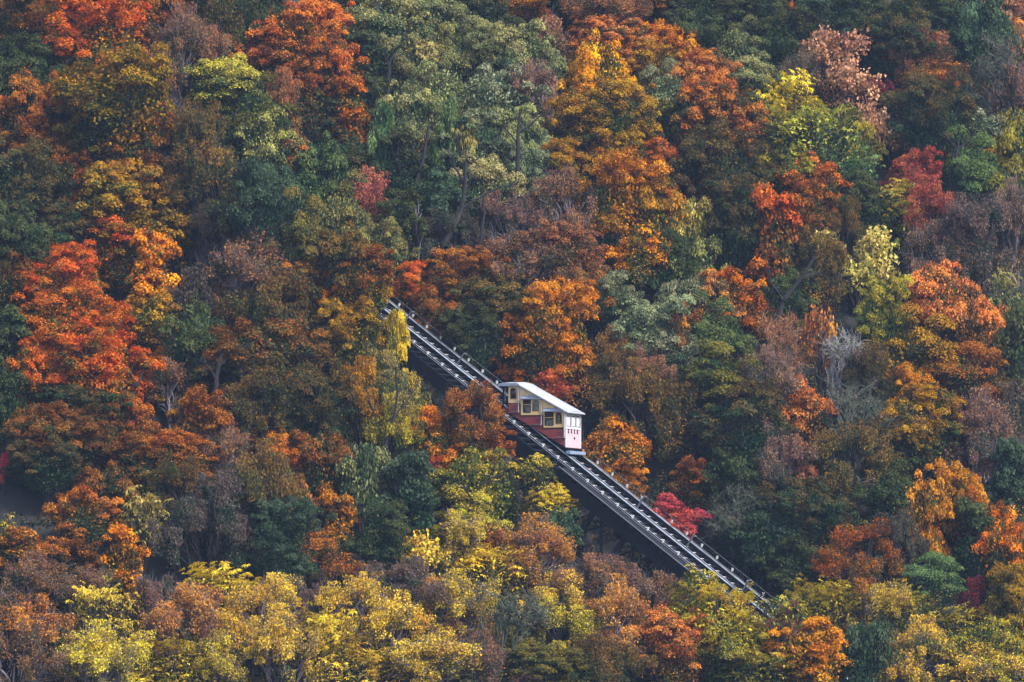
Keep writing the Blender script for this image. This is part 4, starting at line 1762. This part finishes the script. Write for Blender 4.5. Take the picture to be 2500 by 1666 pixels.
yg['leaf_top'], yg['leaf_mid'], yg['leaf_low'] = gain((176, 112, 56)), gain((116, 116, 62)), gain((60, 88, 66))
Vt, Ft = tubes(tws, 5)
o = link('stems', mesh_np('stems', Vt, Ft, BARK), yg)
o['bark_color'] = list(lin((44, 40, 42)))

# ------------------------------------------------------------------ ground cover between the trunks
rs = np.random.RandomState(77)
n_c = 6500
cx = rs.uniform(-62, 66, n_c)
cy = rs.uniform(-46, 78, n_c)
xs_, xo_ = rs.uniform(-24, 14, 900), rs.uniform(-9, 9, 900)      # brambles under and beside the trestle
cx = np.append(cx, P0[0] + T_H[0] * xs_ + N_H[0] * xo_)
cy = np.append(cy, P0[1] + T_H[1] * xs_ + N_H[1] * xo_)
n_c = len(cx)
s_, o_s = track_so(cx, cy)
dirt = ((cx - DP[0]) / 4.5) ** 2 + ((cy - DP[1]) / 2.0) ** 2 < 1
keep = (rs.rand(n_c) < np.where(np.abs(o_s) < 6, .95, 1.0)) & ~(dirt & (rs.rand(n_c) < .7))
cx, cy = cx[keep], cy[keep]
n_c = len(cx)
cz = ground(cx, cy)
m = 30
ci = np.repeat(np.arange(n_c), m)
rad = rs.uniform(.5, 1.25, n_c)[ci]
q = rs.normal(size=(len(ci), 3)) * .5
so_ = np.abs(track_so(cx, cy)[1])
hgt = np.where(so_ < 5, .6, 1.0)
q[:, 2] = np.abs(q[:, 2]) * 1.2 * hgt[ci]
pos = np.stack((cx[ci], cy[ci], cz[ci]), 1) + q * rad[:, None]
Vl, Fl = leaf_quads(pos, rs.normal(size=(len(ci), 3)) * .6 + np.array((0, -.2, .9)), .3 * rs.uniform(.7, 1.4, len(ci)), .7, rs)
patch = .5 + .5 * np.sin(cx * .21 + 1.3 * np.sin(cy * .17)) * np.cos(cy * .19 + 1.1 * np.sin(cx * .13))
dat = np.stack((np.clip(patch[ci] * .9, 0, 1), rs.rand(n_c)[ci], rs.rand(len(ci))), 1)
o = tag(link('undergrowth', mesh_np('undergrowth', Vl, Fl, LEAF, dat)), 'low tangled undergrowth in dull greens and browns between the trunks', 'undergrowth', kind='stuff')
o['leaf_top'], o['leaf_mid'], o['leaf_low'] = gain((118, 92, 70)), gain((64, 84, 62)), gain((46, 66, 62))

# leafless scrub in the clearing along the track
tw = []
scr = 0
while scr < 150:
    s = rs.uniform(-26, 22)
    o_ = rs.choice((-1, 1)) * rs.uniform(5.0, 8.0) + (0 if rs.rand() < .8 else 0)
    p = track_pt(s, o_)
    gz = float(ground(p[0], p[1]))
    b0 = np.array((p[0], p[1], gz))
    for _ in range(7):
        dd = unit(np.array((rs.normal() * .35, rs.normal() * .35, 1.0)))
        L = rs.uniform(.9, 2.4)
        pts = path(b0 + rs.normal(size=3) * np.array((.3, .3, 0)), b0 + dd * L, rs, 4, .05)
        tw.append((pts, np.array((.028, .022, .016, .008))))
        for _ in range(3):
            a0 = pts[rs.randint(1, 4)]
            tw.append((np.array((a0, a0 + unit(dd + rs.normal(size=3) * .6) * L * .35)), np.array((.014, .006))))
    scr += 1
V_, F_ = tubes(tw, 3)
o = tag(link('scrub', mesh_np('scrub', V_, F_, BARK)), 'grey leafless scrub along both sides of the incline track', 'scrub', kind='stuff')
o['bark_color'] = list(lin((104, 98, 104)))

# the wood carries on past both sides, above and below the view
Pw = []
for _ in range(420):
    x = rs.uniform(-150, 150)
    y = rs.uniform(-55, 150)
    z = float(ground(x, y))
    k = DIST / (y + DIST)
    if abs(x * k) < 55 and -42 < (z + 6) * k - 27.5 < 40: continue
    if z > 100 and rs.rand() < .4: continue
    if abs(track_so(x, y)[1]) < 11: continue
    Pw.append((x, y, z))
parts_v, parts_f, dats, base = [], [], [], 0
for (x, y, z) in Pw:
    w_, h_ = rs.uniform(6, 10), rs.uniform(6, 10)
    k = 900
    d = unit(rs.normal(size=(k, 3)) + np.array((0, 0, .35)))
    bump = 1 + .18 * np.sin(d[:, 0] * 5 + x) * np.cos(d[:, 1] * 5 + y)
    pos = d * np.array((w_ / 2, w_ / 2, h_ / 2)) * (bump * rs.uniform(.6, 1.05, k))[:, None] + np.array((x, y, z + h_ * .5 + 2))
    Vl, Fl = leaf_quads(pos, d + np.array((0, 0, .5)) + rs.normal(size=(k, 3)) * .4, .5 * rs.uniform(.7, 1.3, k), .8, rs)
    parts_v.append(Vl)
    parts_f.append(Fl + base)
    base += len(Vl)
    ct = rs.rand()
    dats.append(np.stack((np.clip(d[:, 2] * .4 + ct, 0, 1), np.full(k, ct), rs.rand(k)), 1))
o = tag(link('woodland', mesh_np('woodland', np.concatenate(parts_v), np.concatenate(parts_f), LEAF, np.concatenate(dats))),
        'autumn wood carrying on over the hillside around the view', 'woodland', kind='stuff')
o['leaf_top'], o['leaf_mid'], o['leaf_low'] = gain((190, 110, 48)), gain((120, 100, 50)), gain((58, 80, 56))

# ------------------------------------------------------------------ thin autumn haze over the valley
M_HAZE, nt, n, l = new_mat('haze')
n.remove(n['Principled BSDF'])
pv = n.new('ShaderNodeVolumePrincipled')
pv.inputs['Color'].default_value = (.52, .68, 1.0, 1)
pv.inputs['Density'].default_value = 0.00013
pv.inputs['Anisotropy'].default_value = 0.2
l.new(pv.outputs[0], n['Material Output'].inputs['Volume'])
hz_ = MB().box(-2700, 2700, -2700, 2700, -17.5, 175).build('haze', M_HAZE)
tag(hz_, 'thin bluish autumn haze filling the valley', 'haze', kind='stuff')
